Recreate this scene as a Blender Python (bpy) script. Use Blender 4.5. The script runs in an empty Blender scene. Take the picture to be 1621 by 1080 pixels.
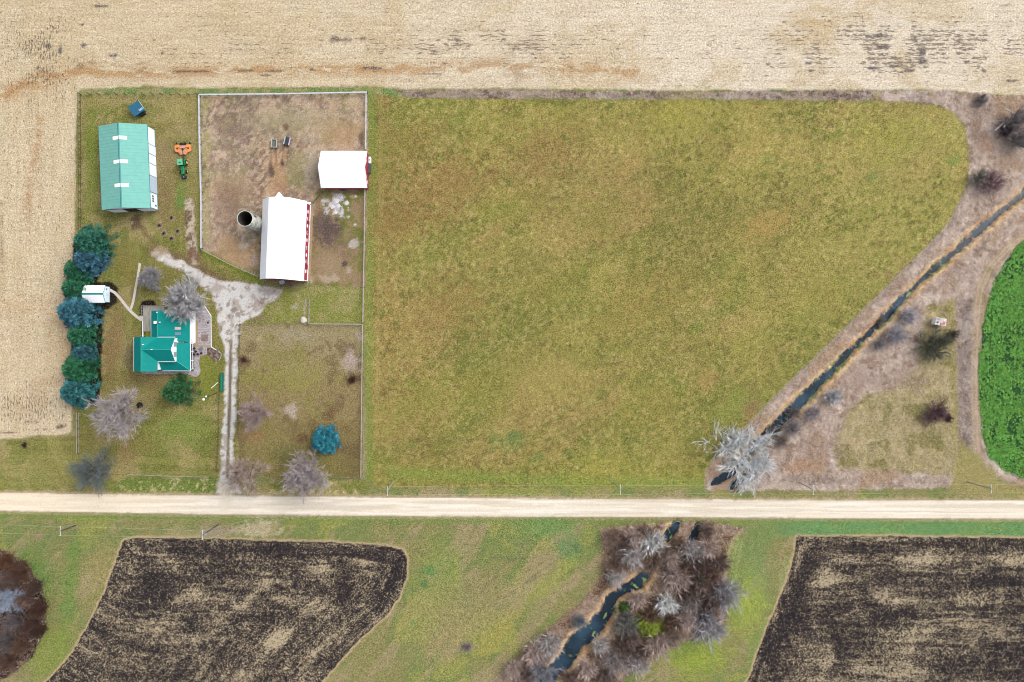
import bpy, math, random
import numpy as np
from mathutils import Vector, Matrix
R_ = math.radians
# ------------------------------------------------------------------ camera, sky, sun, exposure
SC = 0.18            # metres per photo pixel at ground level
HC = 195.0           # camera height
CX, CY = 810.5, 540.0
scene = bpy.context.scene
cam_d = bpy.data.cameras.new('camera'); cam = bpy.data.objects.new('camera', cam_d)
scene.collection.objects.link(cam); scene.camera = cam
cam.location = (0, 0, HC); cam.rotation_euler = (0, 0, 0)
cam_d.sensor_width = 36.0; cam_d.lens = 36.0 * HC / (1621 * SC)
cam_d.clip_start = 1.0; cam_d.clip_end = 20000.0
world = bpy.data.worlds.new('World'); scene.world = world; world.use_nodes = True
wn = world.node_tree; wn.nodes.clear()
sky = wn.nodes.new('ShaderNodeTexSky'); sky.sky_type = 'NISHITA'; sky.sun_disc = False
SUN_EL, SUN_AZ = R_(45), R_(58)          # azimuth measured from +Y (up in the photo) clockwise
sky.sun_elevation = SUN_EL; sky.sun_rotation = SUN_AZ
sky.dust_density = 4.0; sky.air_density = 1.0; sky.ozone_density = 1.0
hs = wn.nodes.new('ShaderNodeHueSaturation'); hs.inputs['Saturation'].default_value = 0.30
bg = wn.nodes.new('ShaderNodeBackground'); bg.inputs['Strength'].default_value = 0.15
wo = wn.nodes.new('ShaderNodeOutputWorld')
wn.links.new(sky.outputs[0], hs.inputs['Color']); wn.links.new(hs.outputs[0], bg.inputs[0]); wn.links.new(bg.outputs[0], wo.inputs[0])
sun_d = bpy.data.lights.new('sun', 'SUN'); sun_d.energy = 0.55; sun_d.angle = R_(36); sun_d.color = (1.0, 0.965, 0.91)
sun = bpy.data.objects.new('sun', sun_d); scene.collection.objects.link(sun)
sdir = Vector((math.sin(SUN_AZ) * math.cos(SUN_EL), math.cos(SUN_AZ) * math.cos(SUN_EL), math.sin(SUN_EL)))
sun.rotation_euler = sdir.to_track_quat('Z', 'Y').to_euler(); sun.location = sdir * 300
scene.view_settings.view_transform = 'Standard'; scene.view_settings.look = 'None'
scene.view_settings.exposure = 0.90; scene.view_settings.gamma = 1.0
scene.render.engine = 'CYCLES'
scene.cycles.pixel_filter_type = 'BLACKMAN_HARRIS'; scene.cycles.filter_width = 1.0
scene.cycles.max_bounces = 5; scene.cycles.diffuse_bounces = 2

KEXP = 1.5
def lin(v):
    v = v / 255.0
    return v / 12.92 if v <= 0.04045 else ((v + 0.055) / 1.055) ** 2.4
def A(r, g, b, k=KEXP):                       # seen colour -> surface albedo
    return np.array([lin(r) / k, lin(g) / k, lin(b) / k])
def P(px, py, h=0.0):                         # photo pixel of a point h metres up -> world x, y
    f = SC * (1 - h / HC)
    return ((px - CX) * f, (CY - py) * f)

# ------------------------------------------------------------------ nodes / materials
def new_mat(name):
    m = bpy.data.materials.new(name); m.use_nodes = True
    nt = m.node_tree; b = nt.nodes['Principled BSDF']
    return m, nt, b
class NT:
    def __init__(s, nt): s.nt = nt
    def n(s, t, **kw):
        o = s.nt.nodes.new(t)
        for k, v in kw.items(): setattr(o, k, v)
        return o
    def put(s, sock, v):
        if isinstance(v, bpy.types.NodeSocket): s.nt.links.new(v, sock)
        elif v is not None:
            if hasattr(sock.default_value, '__len__') and not hasattr(v, '__len__'): v = (v, v, v, 1)[:len(sock.default_value)]
            if hasattr(v, '__len__') and len(sock.default_value) == 4 and len(v) == 3: v = (*v, 1)
            sock.default_value = v
    def math(s, op, a, b=None, c=None, clamp=False):
        o = s.n('ShaderNodeMath', operation=op, use_clamp=clamp)
        s.put(o.inputs[0], a)
        if b is not None: s.put(o.inputs[1], b)
        if c is not None: s.put(o.inputs[2], c)
        return o.outputs[0]
    def mix(s, f, a, b, blend='MIX'):
        o = s.n('ShaderNodeMix', data_type='RGBA', blend_type=blend)
        s.put(o.inputs[0], f); s.put(o.inputs[6], a); s.put(o.inputs[7], b)
        return o.outputs[2]
    def noise(s, vec, scale, detail=2, rough=0.5, dist=0.0):
        o = s.n('ShaderNodeTexNoise'); s.put(o.inputs['Vector'], vec)
        o.inputs['Scale'].default_value = scale; o.inputs['Detail'].default_value = detail
        o.inputs['Roughness'].default_value = rough; o.inputs['Distortion'].default_value = dist
        return o.outputs['Fac']
    def mapv(s, vec, scale=(1, 1, 1), rot=(0, 0, 0)):
        o = s.n('ShaderNodeMapping'); s.put(o.inputs['Vector'], vec)
        o.inputs['Scale'].default_value = scale; o.inputs['Rotation'].default_value = rot
        return o.outputs[0]
    def ramp(s, x, lo, hi):
        o = s.n('ShaderNodeMapRange', clamp=True); o.interpolation_type = 'SMOOTHSTEP'
        s.put(o.inputs[0], x); s.put(o.inputs[1], lo); s.put(o.inputs[2], hi)
        return o.outputs[0]
    def lerp(s, x, lo, hi, a, b):
        o = s.n('ShaderNodeMapRange', clamp=True)
        s.put(o.inputs[0], x); s.put(o.inputs[1], lo); s.put(o.inputs[2], hi); s.put(o.inputs[3], a); s.put(o.inputs[4], b)
        return o.outputs[0]
MATS = {}
def mat(name, col, rough=0.8, var=0.18, nscale=1.5, metal=0.0, col2=None, bump=0.0, stretch=(1, 1, 1), spec=0.3):
    if name in MATS: return MATS[name]
    m, nt, b = new_mat(name); t = NT(nt)
    tc = t.n('ShaderNodeTexCoord').outputs['Object']
    v = t.mapv(tc, stretch)
    n1 = t.noise(v, nscale, 4, 0.6)
    k = t.lerp(n1, 0.3, 0.7, 1 - var, 1 + var)
    base = (*col[:3], 1)
    if col2 is not None: base = t.mix(t.ramp(t.noise(v, nscale * 0.6, 5, 0.65), 0.45, 0.62), base, (*col2[:3], 1))
    mm = t.n('ShaderNodeVectorMath', operation='SCALE'); t.put(mm.inputs[0], base if isinstance(base, bpy.types.NodeSocket) else base[:3]); t.put(mm.inputs['Scale'], k)
    t.put(b.inputs['Base Color'], mm.outputs[0])
    b.inputs['Roughness'].default_value = rough; b.inputs['Metallic'].default_value = metal
    b.inputs['Specular IOR Level'].default_value = spec
    if bump:
        bp = t.n('ShaderNodeBump'); bp.inputs['Strength'].default_value = bump; bp.inputs['Distance'].default_value = 0.05
        t.put(bp.inputs['Height'], n1); t.put(b.inputs['Normal'], bp.outputs[0])
    MATS[name] = m; return m
def mat_attr(name, rough=0.85, trans=0.0, var=0.15):          # colour from the 'col' attribute of a scattered mesh
    if name in MATS: return MATS[name]
    m, nt, b = new_mat(name); t = NT(nt)
    a = t.n('ShaderNodeAttribute'); a.attribute_name = 'col'
    t.put(b.inputs['Base Color'], a.outputs['Color'])
    b.inputs['Roughness'].default_value = rough; b.inputs['Specular IOR Level'].default_value = 0.15
    MATS[name] = m; return m
def mat_tree(name, rough=0.85, nscale=0.9, var=0.35):          # colour = object colour, varied by 'tint' attribute
    if name in MATS: return MATS[name]
    m, nt, b = new_mat(name); t = NT(nt)
    oi = t.n('ShaderNodeObjectInfo')
    a = t.n('ShaderNodeAttribute'); a.attribute_name = 'tint'
    tc = t.n('ShaderNodeTexCoord').outputs['Object']
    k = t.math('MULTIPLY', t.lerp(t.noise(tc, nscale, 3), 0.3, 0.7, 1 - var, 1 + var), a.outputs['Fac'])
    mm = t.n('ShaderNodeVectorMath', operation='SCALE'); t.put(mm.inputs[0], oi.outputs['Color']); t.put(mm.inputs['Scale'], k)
    t.put(b.inputs['Base Color'], mm.outputs[0])
    b.inputs['Roughness'].default_value = rough; b.inputs['Specular IOR Level'].default_value = 0.2
    MATS[name] = m; return m

# ------------------------------------------------------------------ object helpers
COL = scene.collection.objects
def tag(o, label=None, cat=None, group=None, kind=None):
    if label: o['label'] = label
    if cat: o['category'] = cat
    if group: o['group'] = group
    if kind: o['kind'] = kind
    return o
def thing(name, label, cat, loc=(0, 0, 0), rz=0.0, group=None):
    o = bpy.data.objects.new(name, None); COL.link(o); o.empty_display_size = 0.5
    o.location = loc if len(loc) == 3 else (loc[0], loc[1], 0); o.rotation_euler = (0, 0, rz)
    return tag(o, label, cat, group)
KIDS = {}
def np_mesh(name, V, F, m, parent=None, attrs=None, smooth=False, loc=None):
    """V (n,3), F (m,k) arrays, one k per call"""
    me = bpy.data.meshes.new(name)
    V = np.asarray(V, np.float32); F = np.asarray(F, np.int32)
    me.vertices.add(len(V)); me.vertices.foreach_set('co', V.ravel())
    k = F.shape[1]
    me.loops.add(F.size); me.loops.foreach_set('vertex_index', F.ravel())
    me.polygons.add(len(F)); me.polygons.foreach_set('loop_start', np.arange(0, F.size, k, dtype=np.int32))
    me.polygons.foreach_set('loop_total', np.full(len(F), k, np.int32))
    if smooth: me.polygons.foreach_set('use_smooth', np.ones(len(F), bool))
    me.update(calc_edges=True)
    for an, (tp, arr) in (attrs or {}).items():
        at = me.attributes.new(an, tp, 'POINT')
        at.data.foreach_set('color' if tp == 'FLOAT_COLOR' else 'value', np.asarray(arr, np.float32).ravel())
    me.materials.append(m)
    o = bpy.data.objects.new(name, me); COL.link(o)
    if parent: o.parent = parent; KIDS.setdefault(parent.name, []).append(o)
    if loc: o.location = loc
    return o
class MB:
    def __init__(s): s.v = []; s.f = []
    def add(s, vs, fs):
        b = len(s.v); s.v += [tuple(v) for v in vs]; s.f += [tuple(b + i for i in f) for f in fs]; return s
    def box(s, c, size, rz=0.0, M=None):
        hx, hy, hz = size[0] / 2, size[1] / 2, size[2] / 2
        vs = [Vector((x, y, z)) for z in (-hz, hz) for x, y in ((-hx, -hy), (hx, -hy), (hx, hy), (-hx, hy))]
        if rz: vs = [Matrix.Rotation(rz, 3, 'Z') @ v for v in vs]
        if M: vs = [M @ v for v in vs]
        vs = [v + Vector(c) for v in vs]
        return s.add(vs, [(3, 2, 1, 0), (4, 5, 6, 7), (0, 1, 5, 4), (1, 2, 6, 5), (2, 3, 7, 6), (3, 0, 4, 7)])
    def tube(s, p0, p1, r0, r1=None, n=8, caps=True):
        r1 = r0 if r1 is None else r1
        p0, p1 = Vector(p0), Vector(p1); d = (p1 - p0).normalized()
        a = d.orthogonal().normalized(); b = d.cross(a)
        vs = []
        for p, r in ((p0, r0), (p1, r1)):
            for i in range(n):
                t = 2 * math.pi * i / n; vs.append(p + (a * math.cos(t) + b * math.sin(t)) * r)
        fs = [(i, (i + 1) % n, n + (i + 1) % n, n + i) for i in range(n)]
        if caps: fs += [tuple(range(n - 1, -1, -1)), tuple(range(n, 2 * n))]
        return s.add(vs, fs)
    def extr(s, poly, y0, y1):                  # polygon in x,z extruded along y
        n = len(poly)
        vs = [(x, y0, z) for x, z in poly] + [(x, y1, z) for x, z in poly]
        return s.add(vs, [tuple(range(n)), tuple(range(2 * n - 1, n - 1, -1))] + [(i, n + i, n + (i + 1) % n, (i + 1) % n) for i in range(n)])
    def prism(s, poly, z0, z1):                 # polygon in x,y extruded along z
        n = len(poly)
        vs = [(x, y, z0) for x, y in poly] + [(x, y, z1) for x, y in poly]
        return s.add(vs, [tuple(range(n - 1, -1, -1)), tuple(range(n, 2 * n))] + [(i, (i + 1) % n, n + (i + 1) % n, n + i) for i in range(n)])
    def slab(s, pts, t=0.1):                    # any flat polygon thickened downwards
        n = len(pts)
        vs = [tuple(p) for p in pts] + [(p[0], p[1], p[2] - t) for p in pts]
        return s.add(vs, [tuple(range(n)), tuple(range(2 * n - 1, n - 1, -1))] + [(i, n + i, n + (i + 1) % n, (i + 1) % n) for i in range(n)])
    def sphere(s, c, r, n=10, sz=1.0):
        vs = []; fs = []; m = n // 2
        for j in range(m + 1):
            ph = math.pi * j / m
            for i in range(n):
                th = 2 * math.pi * i / n
                vs.append((c[0] + r * math.sin(ph) * math.cos(th), c[1] + r * math.sin(ph) * math.sin(th), c[2] + r * sz * math.cos(ph)))
        for j in range(m):
            for i in range(n): fs.append((j * n + i, (j + 1) * n + i, (j + 1) * n + (i + 1) % n, j * n + (i + 1) % n))
        return s.add(vs, fs)
    def build(s, name, m, parent=None, org=(0, 0), bevel=0.0, smooth=False, loc=None, rz=0.0):
        me = bpy.data.meshes.new(name)
        me.from_pydata([(v[0] - org[0], v[1] - org[1], v[2]) for v in s.v], [], s.f); me.update()
        import bmesh
        bm = bmesh.new(); bm.from_mesh(me); bmesh.ops.recalc_face_normals(bm, faces=bm.faces); bm.to_mesh(me); bm.free()
        me.materials.append(m)
        if smooth: me.polygons.foreach_set('use_smooth', [True] * len(me.polygons))
        o = bpy.data.objects.new(name, me); COL.link(o)
        if parent: o.parent = parent; KIDS.setdefault(parent.name, []).append(o)
        if loc: o.location = loc
        if rz: o.rotation_euler = (0, 0, rz)
        if bevel:
            md = o.modifiers.new('bevel', 'BEVEL'); md.width = bevel; md.segments = 2; md.limit_method = 'ANGLE'
        return o
def dup(root, loc, rz=0.0, label=None, scale=None, color=None, group=None):
    r = root.copy(); COL.link(r); r.location = loc; r.rotation_euler = (0, 0, rz)
    if label: r['label'] = label
    if group: r['group'] = group
    if scale: r.scale = scale
    for ch in KIDS.get(root.name, []):
        c = ch.copy(); COL.link(c); c.parent = r
        if color and ch.name.startswith('crown'): c.color = (*color, 1)
        KIDS.setdefault(r.name, []).append(c)
        for g in KIDS.get(ch.name, []):
            d = g.copy(); COL.link(d); d.parent = c
            KIDS.setdefault(c.name, []).append(d)
    return r

# ------------------------------------------------------------------ noise on arrays
def vnoise(x, y, seed):
    rs = np.random.RandomState(seed); T = rs.rand(256, 256).astype(np.float32)
    xi = np.floor(x).astype(np.int64); yi = np.floor(y).astype(np.int64)
    fx = x - xi; fy = y - yi; fx = fx * fx * (3 - 2 * fx); fy = fy * fy * (3 - 2 * fy)
    a = T[xi & 255, yi & 255]; b = T[(xi + 1) & 255, yi & 255]; c = T[xi & 255, (yi + 1) & 255]; d = T[(xi + 1) & 255, (yi + 1) & 255]
    return (a * (1 - fx) + b * fx) * (1 - fy) + (c * (1 - fx) + d * fx) * fy
def fbm(x, y, s, seed=0, octv=4, ang=0.0, stretch=1.0, gain=0.55):
    """0..1 noise; s = feature size in photo px, stretched along angle ang (deg, photo axes)"""
    ca, sa = math.cos(R_(ang)), math.sin(R_(ang))
    u = (x * ca + y * sa) / (s * stretch); v = (-x * sa + y * ca) / s
    u = u + (vnoise(u * 1.7 + 5.1, v * 1.7, seed * 13 + 7) - .5) * .9; v = v + (vnoise(u * 1.7, v * 1.7 + 8.3, seed * 13 + 8) - .5) * .9
    t = 0; a = 1; n = 0
    for o in range(octv):
        t = t + a * vnoise(u * 2 ** o + 17.3 * o, v * 2 ** o + 9.1 * o, seed * 13 + o); n += a; a *= gain
    r = t / n
    return np.clip((r - 0.5) * 1.5 + 0.5, 0, 1)
def sstep(a, b, x):
    t = np.clip((x - a) / (b - a), 0, 1); return t * t * (3 - 2 * t)
def sdist(x, y, poly):
    """signed distance (negative inside) to a polygon in photo px"""
    p = np.array(poly, float); d2 = np.full(x.shape, 1e18); ins = np.zeros(x.shape, bool)
    for i in range(len(p)):
        ax, ay = p[i]; bx, by = p[(i + 1) % len(p)]
        ex, ey = bx - ax, by - ay
        t = np.clip(((x - ax) * ex + (y - ay) * ey) / max(ex * ex + ey * ey, 1e-9), 0, 1)
        d2 = np.minimum(d2, (x - ax - t * ex) ** 2 + (y - ay - t * ey) ** 2)
        if ay != by:
            c = ((ay > y) != (by > y)) & (x < (bx - ax) * (y - ay) / (by - ay) + ax); ins ^= c
    d = np.sqrt(d2); return np.where(ins, -d, d)
def ldist(x, y, pts, w=None):
    """distance to a polyline minus its local half width"""
    best = np.full(x.shape, 1e9)
    for i in range(len(pts) - 1):
        ax, ay = pts[i][:2]; bx, by = pts[i + 1][:2]; ex, ey = bx - ax, by - ay
        t = np.clip(((x - ax) * ex + (y - ay) * ey) / max(ex * ex + ey * ey, 1e-9), 0, 1)
        d = np.hypot(x - ax - t * ex, y - ay - t * ey)
        if w is not None: d = d - (w[i] * (1 - t) + w[i + 1] * t)
        best = np.minimum(best, d)
    return best
# ------------------------------------------------------------------ the ground, one conforming grid
def axis(lo, hi, st):
    c = list(np.arange(lo, hi + 1e-6, st)); s = st; a = []; v = c[-1]
    while v < 3500: s *= 1.28; v += s; a.append(v)
    b = []; s = st; v = c[0]
    while v > -3500: s *= 1.28; v -= s; b.append(v)
    return np.array(b[::-1] + c + a)
STEP = 0.36
gx, gy = axis(-150, 150, STEP), axis(-101, 101, STEP)
WX, WY = np.meshgrid(gx, gy)                       # rows = y
X = WX / SC + CX; Y = CY - WY / SC                 # photo px of every ground vertex
NY, NX = X.shape
C = np.zeros((NY, NX, 3)); DET = np.zeros((NY, NX, 4)); DSH = np.zeros((NY, NX, 4)); LAB = np.zeros((NY, NX), int)
# DET: stubble, plough, grass, brush    DSH: dash along x, dash along y, tan density, gravel
n6, n12, n25, n60, n150 = (fbm(X, Y, s, sd, 4) for s, sd in ((6, 1), (12, 2), (25, 3), (60, 4), (150, 5)))
wob = (n12 - .5) * 7 + (n6 - .5) * 4
def lerp3(a, b, t): return a + (b - a) * t[..., None]
def field(c, *layers):
    r = np.broadcast_to(A(*c), C.shape)
    for col, m in layers: r = lerp3(r, A(*col), np.clip(m, 0, 1))
    return r
def put(al, col, det=None, dsh=None, lab=None):
    global C, DET, DSH
    if isinstance(col, tuple): col = A(*col)
    C = C + (col - C) * al[..., None]
    if det is not None: DET = DET + (np.array(det, float) - DET) * al[..., None]
    if dsh is not None:
        DSH = DSH + (dsh - DSH) * al[..., None]
    if lab is not None: LAB[al > .5] = lab
def zone(poly, col, soft=1.5, amp=1.0, **k):
    sd = sdist(X, Y, poly) + wob * amp
    put(1 - sstep(-soft, soft, sd), col, **k); return sd
def blob(cx, cy, rx, ry, col, a=1.0, ang=0, soft=.5, amp=.5, **k):
    ca, sa = math.cos(R_(ang)), math.sin(R_(ang))
    u = ((X - cx) * ca + (Y - cy) * sa) / rx; v = (-(X - cx) * sa + (Y - cy) * ca) / ry
    d = np.hypot(u, v) + (n6 - .5) * amp + (n12 - .5) * amp
    al = a * (1 - sstep(1 - soft, 1 + soft * .4, d))
    put(al, col, **k)
def line(pts, w, col, a=1.0, soft=1.2, amp=.4, brk=0.0, **k):
    d = ldist(X, Y, pts) + wob * amp * .3
    al = a * (1 - sstep(w - soft, w + soft, d))
    if brk: al = al * sstep(brk - .15, brk + .15, n12)
    put(al, col, **k)
BIG = 20000
GRASS = (0, 0, 1, 0); STUB = (1, 0, 0, 0); PLOW = (0, 1, 0, 0); BRUSH = (0, 0, .25, 1); BARE = (.3, 0, .6, 0)
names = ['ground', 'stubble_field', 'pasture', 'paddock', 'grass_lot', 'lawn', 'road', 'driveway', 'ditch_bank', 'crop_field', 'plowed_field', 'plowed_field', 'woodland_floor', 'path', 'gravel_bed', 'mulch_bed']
# base verge / meadow grass
dg = fbm(X, Y, 22, 11, 4, ang=-52, stretch=4)
put(np.ones_like(X), field((134, 130, 84), ((116, 128, 76), sstep(.35, .65, n60)), ((150, 138, 102), sstep(.5, .75, dg)), ((148, 148, 78), sstep(.62, .8, n60) * .6)), det=GRASS, lab=0)
# stubble
rowv = fbm(X, Y, 3.2, 21, 3, ang=0, stretch=14); colv = fbm(X, Y, 3.2, 22, 3, ang=90, stretch=14)
left = sstep(150, 110, X) * sstep(60, 140, Y)
streak = rowv * (1 - left) + colv * left
dh = .10 + .5 * np.exp(-((X - 760) / 230) ** 2 - ((Y - 72) / 30) ** 2) + .75 * np.exp(-((X - 1430) / 210) ** 2 - ((Y - 78) / 38) ** 2) + .3 * np.exp(-((X - 330) / 120) ** 2 - ((Y - 82) / 26) ** 2)
dh = dh * (.35 + 1.3 * sstep(.3, .7, n25)) * (1 - left) * sstep(140, 126, Y)
dv = (.14 + .5 * np.exp(-((X - 70) / 50) ** 2 - ((Y - 90) / 60) ** 2)) * sstep(150, 110, X) * (.4 + 1.2 * sstep(.35, .7, n25))
dv += .6 * np.exp(-((Y - 645) / 30) ** 2 - ((X - 40) / 70) ** 2)
dsh = np.stack([dh, dv, 0 * X, 0 * X], -1)
stub_col = field((216, 198, 166), ((236, 223, 203), sstep(200, 1300, X) * sstep(190, 90, np.abs(Y - 60))), ((206, 184, 144), sstep(.5, .75, n60) * .5), ((232, 216, 186), sstep(.5, .8, streak) * .3), ((196, 174, 140), sstep(.52, .25, streak) * .3))
zone([(-BIG, -BIG), (BIG, -BIG), (BIG, 150), (1621, 152), (1560, 150), (1480, 142), (1400, 143), (1060, 143), (760, 140), (640, 141), (585, 137), (320, 140), (240, 136), (125, 142), (120, 200), (118, 400), (113, 600), (115, 684), (100, 690), (60, 690), (30, 694), (0, 694), (-BIG, 700)], stub_col, soft=2.2, amp=.6, det=STUB, dsh=dsh, lab=1)
tan = (188, 148, 102)
inst = (LAB == 1) * 1.0
def stain(pts, w, col, a, lo=.35, hi=.6, sm=8):
    d = ldist(X, Y, pts); al = a * np.exp(-(d / w) ** 2) * sstep(lo, hi, fbm(X, Y, sm, 31, 4, ang=0, stretch=2.5)) * inst
    put(al, col)
stain([(-20, 165), (30, 138), (75, 118), (130, 112), (200, 116), (400, 111), (640, 110)], 9, tan, .95, .2, .5)
stain([(0, 150), (60, 135), (110, 108)], 14, tan, .6)
stain([(640, 112), (850, 100), (900, 108), (1010, 116)], 12, tan, .75, .3, .6)
stain([(120, 105), (190, 100), (230, 106)], 9, (140, 112, 85), .6, .4, .6, 4)
stain([(260, 114), (330, 113), (400, 112)], 1.6, (95, 80, 78), .9, .3, .5)
stain([(820, 70), (820, 120)], 22, (160, 135, 105), .5, .4, .6, 5)
stain([(1270, 45), (1300, 45)], 30, (205, 175, 125), .5)
stain([(66, 178), (58, 230), (46, 300), (38, 380)], 7, (190, 150, 108), .7, .35, .6)
stain([(2, 320), (4, 430)], 3, (150, 120, 90), .6)
stain([(110, 420), (105, 600)], 12, (196, 160, 120), .5)
stain([(-20, 470), (90, 500), (60, 650)], 30, (200, 166, 128), .35)
for i, (bx, by, bl, bw) in enumerate([(1390, 57, 14, 3), (1394, 75, 13, 3), (1455, 97, 14, 4), (1440, 112, 9, 3), (1385, 108, 9, 2), (1418, 105, 12, 2.5), (1490, 99, 8, 2), (1530, 98, 6, 2), (1512, 36, 6, 1.5), (1448, 60, 4, 6), (1462, 80, 5, 10), (1464, 62, 4, 3), (1500, 56, 3, 2), (1558, 112, 3, 3), (1215, 102, 4, 2), (1280, 100, 6, 2), (1285, 112, 14, 1.5), (1240, 35, 5, 1.5), (1605, 128, 9, 2), (1596, 8, 8, 2), (134, 72, 5, 2.5), (78, 75, 5, 4), (60, 108, 3, 4), (180, 88, 5, 3), (95, 80, 3, 7), (160, 10, 12, 1.5), (130, 40, 4, 2), (430, 113, 13, 1.6), (420, 119, 7, 1.3), (590, 108, 16, 1.5), (495, 110, 9, 1.3), (690, 117, 18, 1.1), (690, 82, 13, 1.3), (786, 35, 3, 4), (545, 64, 20, 6), (570, 62, 8, 3), (96, 676, 10, 4), (70, 680, 10, 1.3), (48, 668, 12, 1.2), (52, 680, 8, 1.3), (15, 685, 14, 1.0), (100, 658, 3, 3)]):
    blob(bx, by, bl, bw, (84, 80, 92) if i < 36 and i not in (34, 35) else (110, 92, 84), .9, soft=.7, amp=1.4)
# verge strips along the top
zone([(128, 142), (320, 141), (585, 138), (620, 142), (640, 150), (630, 156), (585, 148), (316, 150), (128, 150)], field((108, 132, 76), ((150, 146, 100), sstep(.4, .7, n12))), soft=1.6, amp=.5, det=GRASS, lab=0)
zone([(625, 144), (760, 143), (1060, 146), (1400, 144), (1480, 146), (1560, 152), (1560, 175), (1490, 168), (1400, 160), (1060, 157), (760, 156), (650, 154)], field((166, 148, 132), ((116, 98, 90), sstep(.45, .65, fbm(X, Y, 7, 15, 4, stretch=2))), ((186, 170, 158), sstep(.55, .8, n25))), soft=1.8, amp=.7, det=BRUSH, lab=8)
# right-hand rough ground
bank_col = field((196, 176, 162), ((214, 196, 182), sstep(.5, .75, n25)), ((158, 134, 118), sstep(.55, .8, n12)), ((178, 150, 124), sstep(.55, .75, n60)))
bankpoly = [(1400, 146), (1480, 143), (1560, 149), (1621, 152), (BIG, 150), (BIG, 772), (1621, 770), (1300, 776), (1118, 776), (1112, 750), (1185, 672), (1455, 402), (1500, 355), (1535, 290), (1530, 200), (1490, 165), (1400, 160)]
zone(bankpoly, bank_col, soft=2.0, amp=.5, det=BRUSH, lab=8)
# hay pasture
pst = fbm(X, Y, 30, 41, 4, ang=-35, stretch=3.5); fine = fbm(X, Y, 4, 42, 3)
past = field((145, 137, 78), ((168, 143, 94), sstep(.42, .66, n150) * .75), ((124, 130, 64), sstep(.46, .68, fbm(X, Y, 90, 46, 5, ang=-35, stretch=2.2)) * .85), ((164, 154, 86), sstep(.52, .75, fbm(X, Y, 110, 47, 5)) * .7), ((138, 132, 70), sstep(.5, .8, pst) * .35), ((158, 150, 84), sstep(.45, .8, fbm(X, Y, 3.5, 48, 2, ang=0, stretch=45)) * .3), ((156, 132, 84), sstep(760, 600, X) * sstep(.4, .6, n60) * .7),
             ((168, 160, 94), sstep(1150, 1450, X) * .6), ((138, 140, 62), sstep(700, 770, Y) * .7), ((176, 150, 98), sstep(.62, .75, n25) * .25), ((106, 118, 54), sstep(.62, .72, fbm(X, Y, 7, 43, 4)) * sstep(.4, .65, n60) * .7), ((112, 98, 58), sstep(.54, .72, fbm(X, Y, 4.5, 44, 4)) * (.25 + .5 * n60)), ((190, 172, 116), sstep(.62, .74, fbm(X, Y, 5, 45, 3)) * .5))
past = past * np.array([.87, .88, .80]) * (0.86 + .28 * fbm(X, Y, 120, 49, 5))[..., None]
ppoly = [(586, 148), (640, 155), (1060, 159), (1380, 160), (1440, 161), (1490, 168), (1512, 180), (1527, 205), (1534, 235), (1534, 275), (1526, 310), (1505, 350), (1455, 402), (1320, 534), (1185, 668), (1120, 735), (1114, 772), (1000, 772), (596, 772), (583, 760), (578, 500), (583, 300)]
zone(ppoly, past, soft=1.6, amp=.35, det=GRASS, lab=2)
line([(590, 150), (589, 300), (585, 500), (583, 700), (585, 760)], 5.5, (118, 138, 62), .65, soft=5, amp=2)
line([(604, 160), (600, 400), (596, 700)], 3, (160, 150, 86), .4, soft=3)
line([(620, 748), (900, 762), (1110, 765)], 9, (122, 142, 64), .6, soft=8, amp=2)
for (bx, by, r, c) in [(800, 697, 32, (92, 122, 62)), (851, 724, 12, (84, 122, 60)), (815, 690, 12, (80, 112, 60)), (1215, 252, 14, (110, 128, 62)), (1300, 262, 10, (104, 124, 58)), (1380, 280, 10, (92, 124, 70)), (1510, 255, 12, (104, 134, 62)), (1465, 220, 8, (98, 120, 60)), (1100, 520, 9, (104, 122, 56)), (770, 545, 10, (112, 120, 56)), (720, 290, 75, (146, 112, 72)), (860, 240, 70, (146, 118, 74)), (700, 490, 60, (146, 116, 70)), (760, 620, 70, (128, 126, 58)), (620, 350, 60, (140, 112, 66)), (1000, 480, 90, (150, 132, 72)), (940, 350, 60, (126, 124, 60)), (1290, 470, 60, (150, 140, 72)), (1400, 220, 60, (152, 150, 70)), (650, 220, 50, (140, 120, 66)), (1020, 640, 60, (146, 134, 70)), (880, 460, 50, (132, 126, 62)), (1000, 260, 20, (176, 142, 90)), (1120, 600, 30, (172, 142, 92)), (1210, 360, 40, (176, 144, 84)), (790, 330, 50, (134, 132, 60)), (660, 640, 60, (136, 134, 62)), (960, 740, 50, (156, 150, 72)), (1080, 180, 60, (164, 156, 76)), (860, 600, 60, (158, 146, 84)), (1170, 640, 50, (132, 142, 68)), (1180, 710, 30, (150, 152, 70))]:
    blob(bx, by, r, r * .6, c, .55, ang=-20, soft=.9, amp=1.2)
# lawns round the yard
mow = fbm(X, Y, 5, 51, 2, ang=90, stretch=30); mowh = fbm(X, Y, 5, 52, 2, ang=0, stretch=30)
mm = np.where(Y < 620, mow, mowh)
lawn = field((124, 119, 66), ((150, 137, 92), sstep(.42, .65, n60)), ((104, 114, 50), sstep(.5, .75, n25) * .7), ((148, 142, 82), sstep(.5, .8, mm) * .45))
zone([(126, 150), (316, 150), (318, 392), (412, 440), (415, 462), (580, 455), (577, 512), (382, 512), (376, 560), (374, 700), (382, 782), (-BIG, 776), (-BIG, 702), (0, 698), (60, 694), (122, 690), (118, 400), (124, 200)], lawn, soft=1.6, amp=.4, det=GRASS, lab=5)
blob(60, 745, 90, 40, (146, 142, 84), .5, soft=.8); blob(145, 250, 12, 90, (112, 132, 48), .7, soft=.8)
blob(262, 280, 22, 90, (136, 118, 80), .7, soft=.8); blob(255, 320, 20, 30, (122, 104, 72), .5); blob(290, 160, 22, 30, (166, 150, 100), .5); blob(250, 175, 40, 22, (154, 142, 92), .4)
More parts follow.
